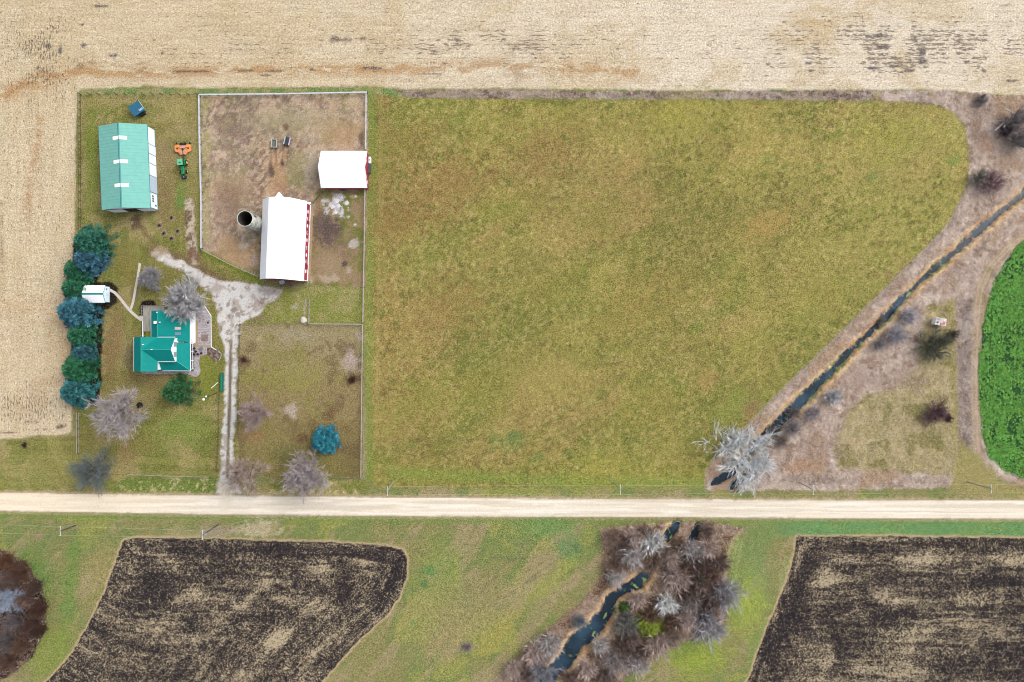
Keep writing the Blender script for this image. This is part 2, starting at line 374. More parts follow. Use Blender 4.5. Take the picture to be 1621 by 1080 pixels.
blob(175, 560, 16, 75, (128, 104, 70), .75, soft=.8); blob(188, 520, 12, 60, (134, 110, 76), .6); blob(156, 545, 6, 60, (108, 128, 44), .7, soft=.8); blob(200, 430, 22, 26, (124, 114, 56), .5)
blob(285, 680, 55, 32, (106, 130, 50), .7, soft=.9); blob(330, 600, 18, 40, (118, 128, 46), .7); blob(200, 720, 20, 18, (134, 112, 74), .6); blob(255, 768, 90, 8, (112, 136, 50), .75, soft=.8)
blob(236, 600, 50, 20, (134, 112, 82), .55); blob(190, 640, 60, 30, (140, 124, 90), .5); blob(285, 320, 9, 12, (84, 130, 62), .7); blob(288, 300, 9, 20, (104, 132, 60), .5)
for (bx, by) in [(272, 345), (253, 357), (260, 369), (281, 366), (272, 377)]:
    blob(bx, by, 5.5, 5.5, (160, 140, 118), .8, soft=.5, amp=.3)
line([(216, 345), (232, 372), (252, 392), (275, 402)], 4, (120, 98, 74), .7, soft=4, amp=2)
blob(216, 350, 9, 18, (100, 80, 70), .85, amp=.8); blob(209, 353, 2.2, 2.2, (190, 170, 150), .9)
line([(240, 398), (285, 410), (330, 432), (352, 444)], 7, (118, 92, 74), .8, soft=5, amp=2)
line([(300, 322), (301, 360), (305, 398), (307, 412)], 8, field((156, 138, 118), ((196, 182, 162), sstep(.5, .65, n6)), ((104, 84, 70), sstep(.5, .3, n6))), .95, soft=2.5, amp=1, det=BARE)
blob(307, 405, 12, 14, (128, 98, 80), .7)
for x0 in (290, 300, 312, 326, 340): line([(x0 * .3 - 15, 690), (x0 * .3 + 18, 762)], 1.4, (158, 150, 88), .5, soft=1)
zone([(200, 755), (345, 756), (350, 782), (170, 779)], field((106, 122, 56), ((172, 164, 120), sstep(.62, .72, n6))), soft=3, amp=.6)
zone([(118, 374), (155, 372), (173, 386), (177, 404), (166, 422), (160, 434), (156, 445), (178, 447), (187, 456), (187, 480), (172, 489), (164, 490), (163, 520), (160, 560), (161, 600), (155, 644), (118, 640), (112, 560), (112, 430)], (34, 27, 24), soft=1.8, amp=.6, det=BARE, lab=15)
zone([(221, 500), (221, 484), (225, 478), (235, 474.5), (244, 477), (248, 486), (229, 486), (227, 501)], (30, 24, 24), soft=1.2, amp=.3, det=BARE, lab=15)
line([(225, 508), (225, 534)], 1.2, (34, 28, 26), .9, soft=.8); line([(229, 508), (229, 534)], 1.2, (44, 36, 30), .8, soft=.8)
blob(204, 560, 9, 34, (116, 98, 86), .6, soft=.8); blob(214, 470, 9, 14, (112, 100, 84), .5); blob(262, 250, 22, 30, (140, 124, 92), .5, amp=1.2); blob(150, 165, 20, 10, (150, 140, 86), .5)
for r_ in (30, 40): line([(150 + r_ * .3, 215), (160 + r_ * .2, 190 - r_ * .2), (195, 178 - r_ * .3), (240, 176 - r_ * .2)], 1.6, (100, 110, 44), .4, soft=1.5)
for k_ in range(5): line([(262 + k_ * 5, 166), (272 + k_ * 5, 186)], .9, (176, 162, 110), .6, soft=1)
# paddock
pad = field((194, 170, 146), ((184, 156, 124), sstep(.48, .7, n60) * .7), ((148, 132, 112), sstep(.5, .72, n25) * .8), ((140, 116, 104), sstep(.58, .75, n12) * .6), ((140, 114, 104), sstep(.60, .70, fbm(X, Y, 5, 64, 3, ang=-60, stretch=1.8)) * .6), ((186, 166, 136), sstep(.6, .8, fbm(X, Y, 18, 61, 4)) * .6), ((140, 134, 90), sstep(.55, .75, fbm(X, Y, 26, 62, 4)) * .55))
zone([(318, 152), (582, 149), (581, 298), (578, 455), (500, 452), (488, 445), (412, 441), (320, 396)], pad, soft=1.3, amp=.3, det=BARE, lab=3)
line([(326, 158), (327, 380)], 5, (164, 156, 106), .8, soft=4, amp=1)
put(((LAB == 3) & (X < 490)) * sstep(.56, .66, fbm(X, Y, 5, 65, 4, ang=-58, stretch=2.6)) * sstep(.35, .6, n60) * .75, (122, 98, 92)); put((LAB == 3) * sstep(.60, .70, fbm(X, Y, 4, 66, 3)) * .5, (206, 188, 166))
blob(450, 190, 110, 26, (160, 150, 118), .6, soft=.9); blob(470, 268, 24, 34, (134, 132, 88), .65); blob(545, 212, 36, 24, (180, 146, 112), .6); blob(572, 220, 5, 14, (100, 78, 70), .7)
blob(440, 282, 18, 34, (184, 146, 108), .6); blob(370, 300, 40, 30, (166, 136, 112), .5); blob(360, 330, 26, 40, (130, 104, 90), .55); blob(375, 200, 30, 40, (126, 106, 98), .5, amp=1.5)
blob(375, 400, 46, 30, (186, 150, 112), .7); blob(496, 262, 16, 26, (186, 172, 154), .7, amp=1.3); blob(485, 220, 14, 10, (170, 156, 138), .6, amp=1.2)
blob(430, 272, 5, 10, (88, 74, 74), .85, amp=.9); blob(447, 259, 4, 5, (84, 68, 64), .9); blob(452, 201, 5, 6, (110, 84, 66), .8); blob(433, 208, 4, 6, (124, 104, 92), .6)
for (x0, x1) in ((429, 428), (438, 436), (450, 445), (458, 453)): line([(x0, 234), (x1, 262)], .9, (126, 92, 74), .75, soft=.8)
blob(433, 250, 3, 14, (192, 158, 122), .7); blob(451, 246, 3, 12, (176, 132, 96), .7)
blob(393, 385, 13, 14, (186, 178, 172), .8, amp=1.5); blob(401, 408, 7, 8, (180, 166, 154), .7, amp=1.5); blob(398, 352, 24, 10, (140, 116, 98), .5)
zone([(502, 300), (580, 300), (578, 455), (500, 455), (492, 440), (496, 320)], field((128, 122, 72), ((150, 128, 98), sstep(.4, .6, n12)), ((112, 118, 56), sstep(.55, .75, n25))), soft=3, amp=.8, lab=3)
blob(521, 368, 26, 34, (92, 78, 78), .92, soft=.5, amp=.8); blob(505, 350, 9, 22, (110, 92, 86), .8); blob(540, 395, 22, 26, (134, 110, 92), .7, amp=1.2); blob(520, 420, 26, 28, (160, 138, 112), .75, amp=1.2)
blob(546, 418, 6, 5, (72, 60, 64), .85, ang=-40); blob(516, 440, 34, 6, (182, 164, 144), .7, amp=1.3); blob(532, 325, 16, 16, (206, 202, 206), .9, amp=1.8); blob(548, 322, 6, 5, (206, 198, 200), .9); blob(560, 311, 9, 3, (206, 180, 148), .8)
blob(558, 388, 9, 6, (190, 182, 176), .8, amp=1.5); blob(553, 428, 6, 8, (186, 174, 168), .6, amp=1.5); blob(562, 356, 2, 2, (230, 222, 214), 1); blob(518, 309, 12, 7, (124, 122, 76), .6)
line([(489, 325), (492, 380), (489, 440)], 3, (150, 124, 76), .8, soft=2)
zone([(415, 462), (440, 456), (578, 456), (577, 512), (382, 512), (388, 490), (405, 475)], field((132, 134, 70), ((150, 142, 94), sstep(.5, .7, n25)), ((116, 130, 56), sstep(.5, .75, fbm(X, Y, 9, 63, 3)) * .6)), soft=4, amp=1, det=GRASS, lab=5)
blob(452, 448, 22, 9, (112, 92, 84), .8, amp=1.2); blob(467, 486, 10, 5, (172, 164, 142), .7); blob(400, 503, 26, 8, (128, 108, 88), .7); blob(430, 470, 16, 8, (122, 108, 88), .5, amp=1.3)
blob(388, 448, 26, 4, (128, 110, 92), .5, ang=20); line([(325, 402), (410, 445)], 5, (122, 136, 48), .8, soft=4)
blob(481, 507, 6, 6, (186, 172, 146), .95, amp=.5); line([(484, 475), (482, 500)], 2.2, (168, 156, 132), .8)
# small lot
lot = field((140, 123, 86), ((154, 142, 108), sstep(620, 520, Y) * .7), ((128, 124, 64), sstep(.5, .7, n60) * .6), ((106, 86, 64), sstep(.56, .74, n25) * .6), ((104, 86, 62), sstep(660, 740, Y) * sstep(500, 560, X) * .9), ((124, 116, 66), sstep(640, 720, Y) * .5))
zone([(381, 513), (574, 513), (573, 756), (520, 757), (440, 760), (378, 740), (376, 640)], lot, soft=1.4, amp=.3, det=GRASS, lab=4)
for (bx, by, rx, ry, c, a) in [(557, 570, 14, 19, (178, 160, 152), .8), (569, 533, 5, 8, (172, 156, 150), .7), (458, 651, 14, 13, (180, 164, 152), .85), (558, 601, 12, 12, (84, 58, 44), .7), (386, 571, 8, 9, (88, 60, 50), .85), (476, 695, 12, 8, (100, 70, 54), .7), (523, 654, 8, 8, (112, 80, 56), .6), (418, 617, 8, 6, (120, 96, 62), .5), (550, 712, 22, 12, (104, 82, 60), .6), (505, 675, 40, 14, (116, 98, 60), .5), (398, 690, 22, 12, (154, 116, 84), .5), (470, 530, 30, 12, (160, 150, 128), .5), (410, 536, 5, 4, (176, 160, 124), .7), (470, 600, 60, 30, (142, 140, 70), .5), (450, 720, 22, 18, (100, 100, 58), .6)]:
    blob(bx, by, rx, ry, c, a, soft=.6, amp=1.0)
line([(376, 515), (376, 600), (372, 650)], 2.2, (112, 98, 74), .7, soft=2)
zone([(440, 762), (576, 758), (590, 775), (586, 783), (380, 782)], field((146, 136, 88), ((182, 170, 120), sstep(.55, .68, n6)), ((118, 122, 60), sstep(.5, .8, n25))), soft=3, lab=0)
# driveway
drv = field((216, 212, 208), ((184, 174, 164), sstep(.5, .7, n12)), ((226, 220, 212), sstep(.55, .75, fbm(X, Y, 8, 71, 4, ang=30, stretch=3)) * .8), ((132, 116, 102), sstep(.66, .74, n6) * .7))
zone([(243, 395), (272, 405), (318, 430), (345, 445), (375, 447), (420, 453), (446, 460), (444, 470), (424, 480), (414, 494), (396, 505), (383, 508), (376, 540), (373, 640), (370, 700), (371, 750), (376, 770), (392, 785), (340, 786), (347, 760), (351, 700), (356, 640), (357, 570), (354, 545), (344, 515), (342, 485), (330, 462), (300, 437), (266, 420), (240, 405)], drv, soft=2.0, amp=.7, det=(.3, 0, 0, 0), dsh=np.array((0, 0, 0, 1.)), lab=7)
blob(252, 400, 12, 8, (176, 156, 128), .7, amp=1.2); blob(412, 480, 16, 10, (150, 132, 118), .55, amp=1.5); blob(428, 462, 16, 6, (142, 122, 108), .5, amp=1.5)
line([(365.5, 540), (364, 620), (362, 680), (360, 755)], 2.5, (104, 94, 70), .9, soft=1.3, amp=.8)
line([(366, 500), (366, 545)], 1.2, (170, 158, 140), .6, soft=1.3, amp=.8)
# road
rt = lambda x: np.interp(x, [-BIG, 0, 180, 340, 600, 1100, 1621, BIG], [779, 779.5, 783, 784.5, 787.5, 791, 792.5, 794]); rb = lambda x: np.interp(x, [-BIG, 0, 200, 360, 700, 1100, 1621, BIG], [808, 808.5, 811, 814, 817, 818.5, 821, 822])
dr = np.maximum(rt(X) - Y, Y - rb(X)) + (n6 - .5) * 1.2
put(1 - sstep(2.0, 5.5, dr + (n12 - .5) * 4), field((168, 152, 122)), det=BARE)
rn = fbm(X, Y, 2.4, 81, 3, ang=0, stretch=60)
roadc = field((238, 226, 206), ((222, 208, 186), sstep(.4, .7, rn)), ((222, 210, 190), np.exp(-((Y - rt(X) - 9) / 2.2) ** 2) * .7 * sstep(.2, .6, n25)), ((224, 212, 192), np.exp(-((Y - rt(X) - 20) / 2.2) ** 2) * .7 * sstep(.2, .6, n60)), ((210, 198, 178), sstep(.6, .72, n12) * sstep(-6, 0, dr) * .6), ((246, 236, 220), sstep(.6, .8, fbm(X, Y, 3, 82, 2, stretch=40))), ((246, 226, 196), sstep(0, 400, 400 - X) * .6), ((214, 204, 188), np.exp(-((X - 480) / 90) ** 2) * sstep(.35, .6, rn) * .8))
put(1 - sstep(-.6, .8, dr), roadc, det=(.2, 0, 0, 0), dsh=np.array((0, 0, 0, .3)), lab=6)
line([(352, 770), (360, 786), (356, 800)], 9, (232, 220, 200), .8, soft=5)
# south side verge greens
sv = np.clip(Y - rb(X), 0, 60)
put(sstep(2.5, 4, sv) * sstep(12, 7, sv) * .85, (112, 136, 66)); put(sstep(2.5, 5, sv) * sstep(36, 26, sv) * sstep(1170, 1290, X), field((100, 142, 88), ((118, 146, 84), sstep(.5, .8, n25) * .6)))
put(np.exp(-((sv - 4.5) / 1.6) ** 2) * (Y > 700) * .5, (176, 168, 118)); blob(410, 838, 34, 14, (182, 168, 138), .85, amp=1.2); blob(345, 842, 32, 9, (158, 142, 128), .7); blob(300, 848, 40, 8, (158, 150, 108), .5)
blob(60, 905, 30, 60, (92, 130, 62), .75, ang=-30, soft=.8); blob(110, 930, 14, 90, (100, 134, 64), .7, ang=8, soft=.8); blob(160, 900, 24, 60, (146, 136, 88), .6, ang=15, soft=.8); blob(62, 850, 10, 5, (150, 128, 104), .8); blob(120, 835, 9, 4, (148, 126, 104), .7); blob(80, 1030, 50, 50, (122, 142, 58), .6)
blob(700, 900, 40, 60, (116, 140, 66), .6, soft=.9); blob(680, 905, 10, 10, (84, 128, 74), .7); blob(672, 925, 8, 8, (70, 116, 66), .8); blob(655, 987, 5, 4, (80, 142, 66), .9); blob(870, 835, 60, 22, (102, 140, 78), .7, soft=.9); blob(900, 870, 26, 20, (92, 132, 84), .7); blob(915, 870, 12, 5, (80, 104, 70), .6, ang=30)
blob(720, 990, 90, 46, (156, 142, 100), .65, ang=-35, soft=.9); blob(830, 930, 60, 30, (154, 146, 98), .5, ang=-35, soft=.9); blob(868, 925, 60, 16, (148, 150, 78), .7, ang=-45, soft=.8, amp=.9); blob(780, 1010, 60, 20, (156, 148, 80), .7, ang=-40, soft=.8, amp=.9); blob(745, 960, 70, 40, (140, 132, 92), .5, soft=.9)
for pts in [((722, 930), (718, 950)), ((745, 925), (738, 940)), ((830, 895), (842, 905)), ((890, 880), (780, 960)), ((850, 882), (800, 888)), ((770, 882), (805, 884)), ((735, 905), (755, 890)), ((870, 905), (830, 925)), ((860, 890), (815, 915)), ((785, 915), (760, 940))]: line(pts, 1.0, (112, 104, 84), .6, soft=1.2, amp=1.5)
blob(1195, 900, 36, 70, (116, 142, 86), .6, soft=.9); blob(1180, 960, 34, 60, (152, 168, 70), .7, soft=.9); blob(1100, 1040, 60, 40, (142, 158, 60), .8, soft=.9); blob(1080, 1020, 30, 26, (118, 138, 68), .6); blob(1200, 1040, 20, 60, (112, 142, 72), .6, ang=10); blob(1160, 870, 16, 40, (120, 148, 84), .5)
line([(1168, 852), (1162, 880), (1158, 905)], 1.2, (170, 168, 104), .6); line([(1176, 852), (1170, 885), (1163, 915)], 1.2, (166, 166, 100), .5); blob(1242, 905, 7, 30, (148, 150, 104), .6, ang=18)
# ploughed fields
def plow(poly, streak_a, lab, seed, extra=()):
    sd = sdist(X, Y, poly)
    put(1 - sstep(2.5, 5.5, sd + wob * .4), (186, 164, 128), det=BARE)
    tn = .27 + .75 * (streak_a - .5) + .4 * (fbm(X, Y, 34, seed, 4) - .5) + .35 * (fbm(X, Y, 9, seed + 1, 3) - .5)
    for (bx, by, rx, ry, ang, v) in extra:
        ca, sa = math.cos(R_(ang)), math.sin(R_(ang)); u = ((X - bx) * ca + (Y - by) * sa) / rx; w = (-(X - bx) * sa + (Y - by) * ca) / ry
        tn = tn + v * np.exp(-(u * u + w * w) * (0.7 + n12 * .9))
    d = np.zeros(X.shape + (4,)); d[..., 2] = np.clip(tn, 0.02, 1)
    put(1 - sstep(-.5, 1.2, sd + wob * .35), (60, 54, 54), det=PLOW, dsh=d, lab=lab)
# furrow direction of the left field follows its curved side: rotate the streaks gradually
dpl = ldist(X, Y, [(225, 852), (420, 857), (560, 861), (632, 872), (643, 885), (640, 915), (610, 975), (570, 1010), (520, 1066), (440, 1150), (300, 1300)])
a1 = fbm(dpl, (X - Y) * .75 / 12, 5, 91, 4) * .6 + .4 * fbm(dpl, (X - Y) * .75 / 12, 2.4, 96, 2); a2 = fbm(X, Y, 7, 92, 4, ang=-5, stretch=7); a3 = fbm(X, Y, 6, 93, 4, ang=-80, stretch=6)
tl = sstep(900, 960, Y); sl = a1
plow([(196, 856), (225, 852), (310, 853), (420, 857), (520, 859), (600, 864), (636, 871), (645, 885), (642, 915), (630, 948), (610, 975), (570, 1010), (520, 1066), (480, 1110), (300, 1300), (-200, 1300), (40, 1110), (78, 1076), (112, 1040), (140, 990), (165, 940), (188, 880)], sl, 10, 101,
     [(262, 887, 26, 14, 10, .45), (322, 888, 18, 6, 0, .35), (310, 938, 16, 12, 0, .6), (285, 950, 14, 8, 0, .3), (500, 902, 34, 8, 5, .35), (575, 890, 22, 10, 5, .5), (450, 947, 18, 10, 0, .45), (440, 1010, 34, 12, -25, .6), (500, 960, 20, 12, -30, .3), (500, 1035, 45, 10, -45, .45), (380, 960, 60, 9, -40, .35), (395, 1060, 40, 20, -30, .35), (250, 1000, 60, 8, -55, .25), (350, 905, 60, 14, -10, -.35), (430, 870, 80, 12, 0, -.35), (545, 945, 14, 30, 20, -.35), (250, 940, 30, 30, 0, -.2), (300, 870, 90, 8, 0, -.15)])
b1 = fbm(X, Y, 5, 94, 4, ang=0, stretch=11) * .6 + .4 * fbm(X, Y, 2.4, 97, 2, ang=0, stretch=16); b2 = fbm(X, Y, 7, 95, 4, ang=-72, stretch=6); tb = sstep(1300, 1270, X + (Y - 851) * .35)
plow([(1262, 851), (1400, 850), (1621, 853), (BIG, 853), (BIG, 1600), (1100, 1600), (1160, 1120), (1188, 1070), (1205, 1020), (1228, 965), (1247, 920), (1256, 890), (1260, 870)], b1 * (1 - tb) + b2 * tb, 11, 111,
     [(1340, 885, 16, 8, 0, .3), (1275, 868, 14, 14, 0, .25), (1460, 886, 50, 10, 0, .6), (1600, 886, 40, 12, 0, .4), (1310, 915, 22, 16, -30, .4), (1410, 948, 50, 12, 15, .4), (1310, 1040, 12, 40, 10, .4), (1450, 1010, 50, 24, -20, .35), (1560, 1000, 40, 14, 10, .4), (1430, 1065, 60, 16, 0, .35), (1360, 870, 60, 10, 0, -.3), (1580, 918, 60, 8, 0, -.3), (1240, 1000, 14, 80, 20, -.35), (1270, 920, 10, 50, 20, -.3), (1430, 968, 40, 14, 0, -.3), (1600, 1040, 40, 30, 0, -.25), (1350, 975, 60, 20, 0, -.15)])
# south ditch rough
sb_poly = [(950, 838), (1000, 831), (1060, 826), (1110, 826), (1150, 831), (1178, 838), (1158, 852), (1146, 885), (1147, 930), (1150, 985), (1100, 1010), (1050, 1030), (1000, 1062), (960, 1110), (760, 1200), (740, 1110), (800, 1060), (850, 1010), (905, 970), (945, 930), (958, 900), (954, 870)]
zone(sb_poly, field((150, 126, 108), ((178, 154, 134), sstep(.5, .7, n12)), ((112, 90, 80), sstep(.55, .75, n25)), ((110, 82, 60), sstep(.5, .7, fbm(X, Y, 14, 121, 3)))), soft=2.2, amp=.7, det=BRUSH, lab=8)
C[LAB == 8] *= 1.06
line([(958, 842), (955, 880), (952, 915), (920, 955), (860, 1005), (800, 1060)], 3.5, (136, 108, 94), .7, soft=3)
line([(1172, 842), (1160, 855), (1150, 890), (1148, 920)], 2.5, (176, 152, 124), .8, soft=2)
blob(740, 1024, 12, 10, (140, 124, 116), .85, amp=1.0, det=BRUSH)
blob(1080, 1000, 26, 12, (206, 168, 132), .6, ang=-20)
# woodland floor
zone([(-BIG, 700), (-600, 850), (0, 868), (38, 890), (62, 922), (73, 958), (72, 998), (52, 1040), (22, 1066), (-30, 1090), (-700, 1200), (-BIG, 1300)], field((88, 66, 56), ((118, 86, 66), sstep(.5, .7, n12)), ((60, 44, 40), sstep(.5, .7, n25))), soft=1.5, amp=.4, det=BRUSH, lab=12)
# marshy triangle: meadow, track, crop
zone([(1318, 712), (1335, 660), (1360, 628), (1410, 615), (1455, 575), (1462, 520), (1465, 485), (1512, 478), (1518, 560), (1516, 752), (1330, 742)], field((174, 160, 114), ((190, 174, 132), sstep(.5, .7, n12)), ((140, 132, 78), sstep(.5, .7, n25))), soft=6, amp=2, det=(0, 0, 1, .7), lab=8)
line([(1506, 480), (1508, 520), (1513, 620), (1514, 760)], 5, (158, 150, 66), .6, soft=4, amp=1.5)
trk = [(1640, 362), (1600, 390), (1570, 420), (1552, 460), (1545, 520), (1543, 620), (1545, 700), (1552, 750), (1556, 772)]
line(trk, 9, field((168, 146, 124), ((146, 138, 96), sstep(.55, .75, n12)), ((188, 168, 146), sstep(.5, .8, n25))), .9, soft=4, amp=1, det=BARE)
for o in (-4.5, 2.5): line([(x + o, y) for x, y in trk], 1.2, (196, 176, 150), .65, soft=1)
zone([(1516, 480), (1540, 470), (1536, 620), (1540, 768), (1516, 768)], field((160, 144, 136), ((132, 116, 108), sstep(.5, .7, n12)), ((180, 166, 156), sstep(.5, .7, n25))), soft=5, amp=1.2, det=BRUSH)
zone([(1520, 690), (1560, 735), (1600, 765), (1621, 772), (BIG, 775), (BIG, 785), (1500, 785)], (152, 142, 92), soft=6, amp=1.5, det=GRASS)
sd_crop = zone([(BIG, 200), (1640, 362), (1612, 388), (1585, 425), (1567, 465), (1557, 505), (1552, 560), (1551, 640), (1556, 695), (1566, 722), (1590, 745), (1618, 757), (BIG, 764)], field((34, 78, 42), ((50, 74, 62), sstep(.5, .7, n25)), ((48, 98, 40), sstep(.5, .8, n60))), soft=1.5, amp=.5, det=(0, 0, .6, 0), lab=9)
for (bx, by, rx, ry, c) in [(1350, 600, 30, 24, (176, 152, 142)), (1430, 600, 50, 20, (170, 146, 132)), (1290, 710, 40, 22, (164, 140, 126)), (1265, 740, 26, 12, (174, 130, 90)), (1300, 760, 60, 9, (130, 112, 104)), (1460, 760, 50, 6, (164, 148, 136)), (1190, 655, 14, 40, (142, 108, 82)), (1420, 450, 20, 30, (150, 118, 90)), (1500, 430, 34, 20, (168, 144, 130)), (1600, 260, 40, 16, (176, 146, 114)), (1560, 230, 18, 20, (168, 128, 96)), (1545, 175, 30, 14, (170, 144, 128)), (1560, 170, 14, 9, (110, 96, 92)), (1460, 152, 30, 6, (168, 156, 156)), (1225, 145, 18, 5, (112, 100, 98)), (1475, 150, 6, 5, (190, 160, 92)), (1388, 152, 8, 7, (178, 160, 92)), (1350, 700, 12, 6, (190, 160, 124))]:
    blob(bx, by, rx, ry, c, .65, soft=.8, amp=1.0)
line([(1530, 300), (1500, 362), (1455, 408), (1320, 540), (1190, 668), (1130, 730)], 2.5, (166, 150, 138), .8, soft=2.5, amp=1)
line([(1118, 742), (1116, 772)], 1.6, (178, 158, 128), .8)
blob(1140, 720, 14, 16, (112, 132, 64), .0)
# ditch channels
DN = [(1660, 278), (1621, 307), (1590, 333), (1560, 356), (1535, 378), (1512, 400), (1480, 426), (1452, 452), (1430, 474), (1405, 500), (1375, 530), (1345, 558), (1318, 588), (1292, 612), (1268, 636), (1245, 660), (1222, 682), (1200, 702), (1180, 722), (1168, 745)]
WN = [3.5, 3.5, 3, 6.5, 5.5, 4.5, 4.5, 3, 4.5, 6, 4, 5, 4.5, 7.5, 9, 8, 7, 5, 4, 3]
DS = [(1062, 836), (1052, 850), (1046, 868), (1040, 885), (1028, 905), (1010, 925), (985, 935), (968, 950), (958, 975), (938, 1000), (912, 1020), (896, 1045), (870, 1075), (840, 1110), (780, 1180)]
WS = [2, 1.5, 1.5, 2.5, 6, 10, 7, 8, 11, 13, 13, 12, 11, 11, 11]
dwn = ldist(X, Y, DN, WN); dws = ldist(X, Y, DS, WS)
dw = np.minimum(dwn, dws) + (n6 - .5) * 4.5 + (n12 - .5) * 4
shore = np.exp(-((dw - 4.5) / 4.0) ** 2) * ((LAB == 8) | (LAB == 0))
put(np.clip(shore * (.55 + .6 * sstep(.2, .5, n12)), 0, 1), field((232, 200, 156), ((196, 152, 108), sstep(.5, .7, n6))), det=(0, 0, .3, .7))
gw = np.exp(-((dw - 1.5) / 1.6) ** 2) * sstep(.55, .7, n25) * (LAB == 8); put(gw * .8, (122, 150, 70))
put(sstep(1.0, -1.0, dw), (46, 44, 40), det=BARE, lab=8)
# house yard hard surfaces (separate objects are laid on it later)
put(1 - sstep(-1, 1, sdist(X, Y, [(230, 520), (239, 520), (239, 533), (230, 533)])), (142, 146, 50))
# heights
Z = (n60 - .5) * .25 + (n12 - .5) * .06
Z += DET[..., 1] * ((fbm(X, Y, 3.2, 131, 2) - .5) * .34 + (fbm(X, Y, 8, 132, 2) - .5) * .12)
Z += DET[..., 3] * (n6 - .5) * .35
yard = sstep(60, 0, np.maximum.reduce([110 - X, X - 600, 140 - Y, Y - 770])) ; Z = Z * (1 - .85 * yard)
Z = Z * (1 - sstep(14, 0, np.abs(Y - 800) - 20)) + .32 * (1 - sstep(-2, 9, dr)) * 1.0
cut = 1 - sstep(0, 1, (dw + 2.0) / 6.5)
rd = 1 - sstep(2, 12, dr)
Z = Z * (1 - cut) - 1.45 * cut * (1 - rd)
# culverts: mouth centre (photo px), axis pointing away from the road
CULV = [(1137, 761, .86, .50, 3.1), (1167, 766, .80, .60, 3.1), (1069, 834.5, -.60, -.80, 2.2), (1104, 838.5, -.45, -.89, 2.0)]
for (mx, my, ax, ay, ln) in CULV:
    u = ((X - mx) * SC * ax - (Y - my) * SC * ay); v = ((X - mx) * SC * ay + (Y - my) * SC * ax)
    Z = np.where((np.abs(v) < 1.35) & (u > -ln - .1) & (u < ln + 3), np.minimum(Z, -.25 - 1.75 * sstep(-ln, ln * .6, u)), Z)
    Z = np.where((np.hypot(u / (ln * .88), v / 1.0) < 1.0), -2.9, Z)
# ------------------------------------------------------------------ ground material
m, nt, b = new_mat('ground_cover'); t = NT(nt); GM = m
tc = t.n('ShaderNodeTexCoord').outputs['Object']
ca = t.n('ShaderNodeAttribute'); ca.attribute_name = 'col'
da = t.n('ShaderNodeAttribute'); da.attribute_name = 'det'
ha = t.n('ShaderNodeAttribute'); ha.attribute_name = 'dsh'
ds = t.n('ShaderNodeSeparateColor'); t.put(ds.inputs[0], da.outputs['Color']); wS, wP, wG = ds.outputs[:3]; wB = da.outputs['Alpha']
hh = t.n('ShaderNodeSeparateColor'); t.put(hh.inputs[0], ha.outputs['Color']); dH, dV, tD = hh.outputs[:3]; wR = ha.outputs['Alpha']
f1 = t.noise(tc, 1.9, 4, .75); f2 = t.noise(tc, 0.8, 4, .7); f3 = t.noise(tc, 3.0, 2, .7)
base = ca.outputs['Color']
def scl(c, k):
    o = t.n('ShaderNodeVectorMath', operation='SCALE'); t.put(o.inputs[0], c); t.put(o.inputs['Scale'], k); return o.outputs[0]
# grass flecks
gk = t.math('MULTIPLY', t.lerp(t.noise(tc, 2.8, 3, .75), .37, .63, .50, 1.5), t.lerp(f2, .35, .65, .84, 1.16))
g = scl(base, gk)
g = t.mix(t.math('MULTIPLY', t.ramp(f3, .57, .66), .55), g, tuple(A(206, 192, 132)))
g = t.mix(t.math('MULTIPLY', t.ramp(f1, .40, .33), .55), g, tuple(A(92, 80, 42)))
out = t.mix(wG, base, g)
# stubble
rowy = t.n('ShaderNodeSeparateXYZ'); t.put(rowy.inputs[0], tc)
def rowp(c, per): return t.math('COSINE', t.math('MULTIPLY', c, 2 * math.pi / per))
nH = t.math('ADD', t.noise(t.mapv(tc, (.42, 2.0, 1)), 1.3, 4, .65), t.math('MULTIPLY', rowp(rowy.outputs[1], 1.3), .055))
nV = t.math('ADD', t.noise(t.mapv(tc, (2.2, .55, 1)), 1.5, 3, .6), t.math('MULTIPLY', rowp(rowy.outputs[0], .86), .05))
s = scl(base, t.math('MULTIPLY', t.lerp(t.noise(t.mapv(tc, (.12, 1.6, 1)), 1.0, 3, .6), .35, .65, .95, 1.05), t.math('MULTIPLY', t.lerp(f3, .38, .62, .74, 1.18), t.lerp(f1, .38, .62, .74, 1.20))))
for nn, dd in ((nH, dH), (nV, dV)):
    th = t.lerp(dd, 0, 1, .665, .47)
    msk = t.ramp(t.math('SUBTRACT', nn, th), 0.0, .045)
    s = t.mix(t.math('MULTIPLY', msk, .78), s, tuple(A(96, 82, 78)))
out = t.mix(wS, out, s)
# plough: clods of black soil with residue showing between
pn = t.math('ADD', t.math('MULTIPLY', t.noise(tc, 1.7, 4, .8), .75), t.math('MULTIPLY', t.noise(tc, .8, 3, .7, .6), .25))
thr = t.lerp(tD, 0, 1, .60, .40)
msk = t.ramp(t.math('SUBTRACT', pn, thr), -.03, .08)
dark = scl(tuple(A(44, 40, 43)), t.lerp(f1, .3, .7, .5, 1.5))
tanc = scl(tuple(A(190, 174, 146)), t.lerp(f3, .3, .7, .6, 1.3))
p = t.mix(msk, t.mix(t.ramp(f2, .5, .65), dark, scl(tuple(A(82, 68, 62)), t.lerp(f3, .3, .7, .6, 1.4))), tanc)
out = t.mix(wP, out, p)
# brush: short strands
bn = t.noise(t.mapv(tc, (1, 1, 1)), 1.9, 4, .75, 2.5)
br = scl(out, t.lerp(bn, .36, .64, .5, 1.45))
out = t.mix(wB, out, br)
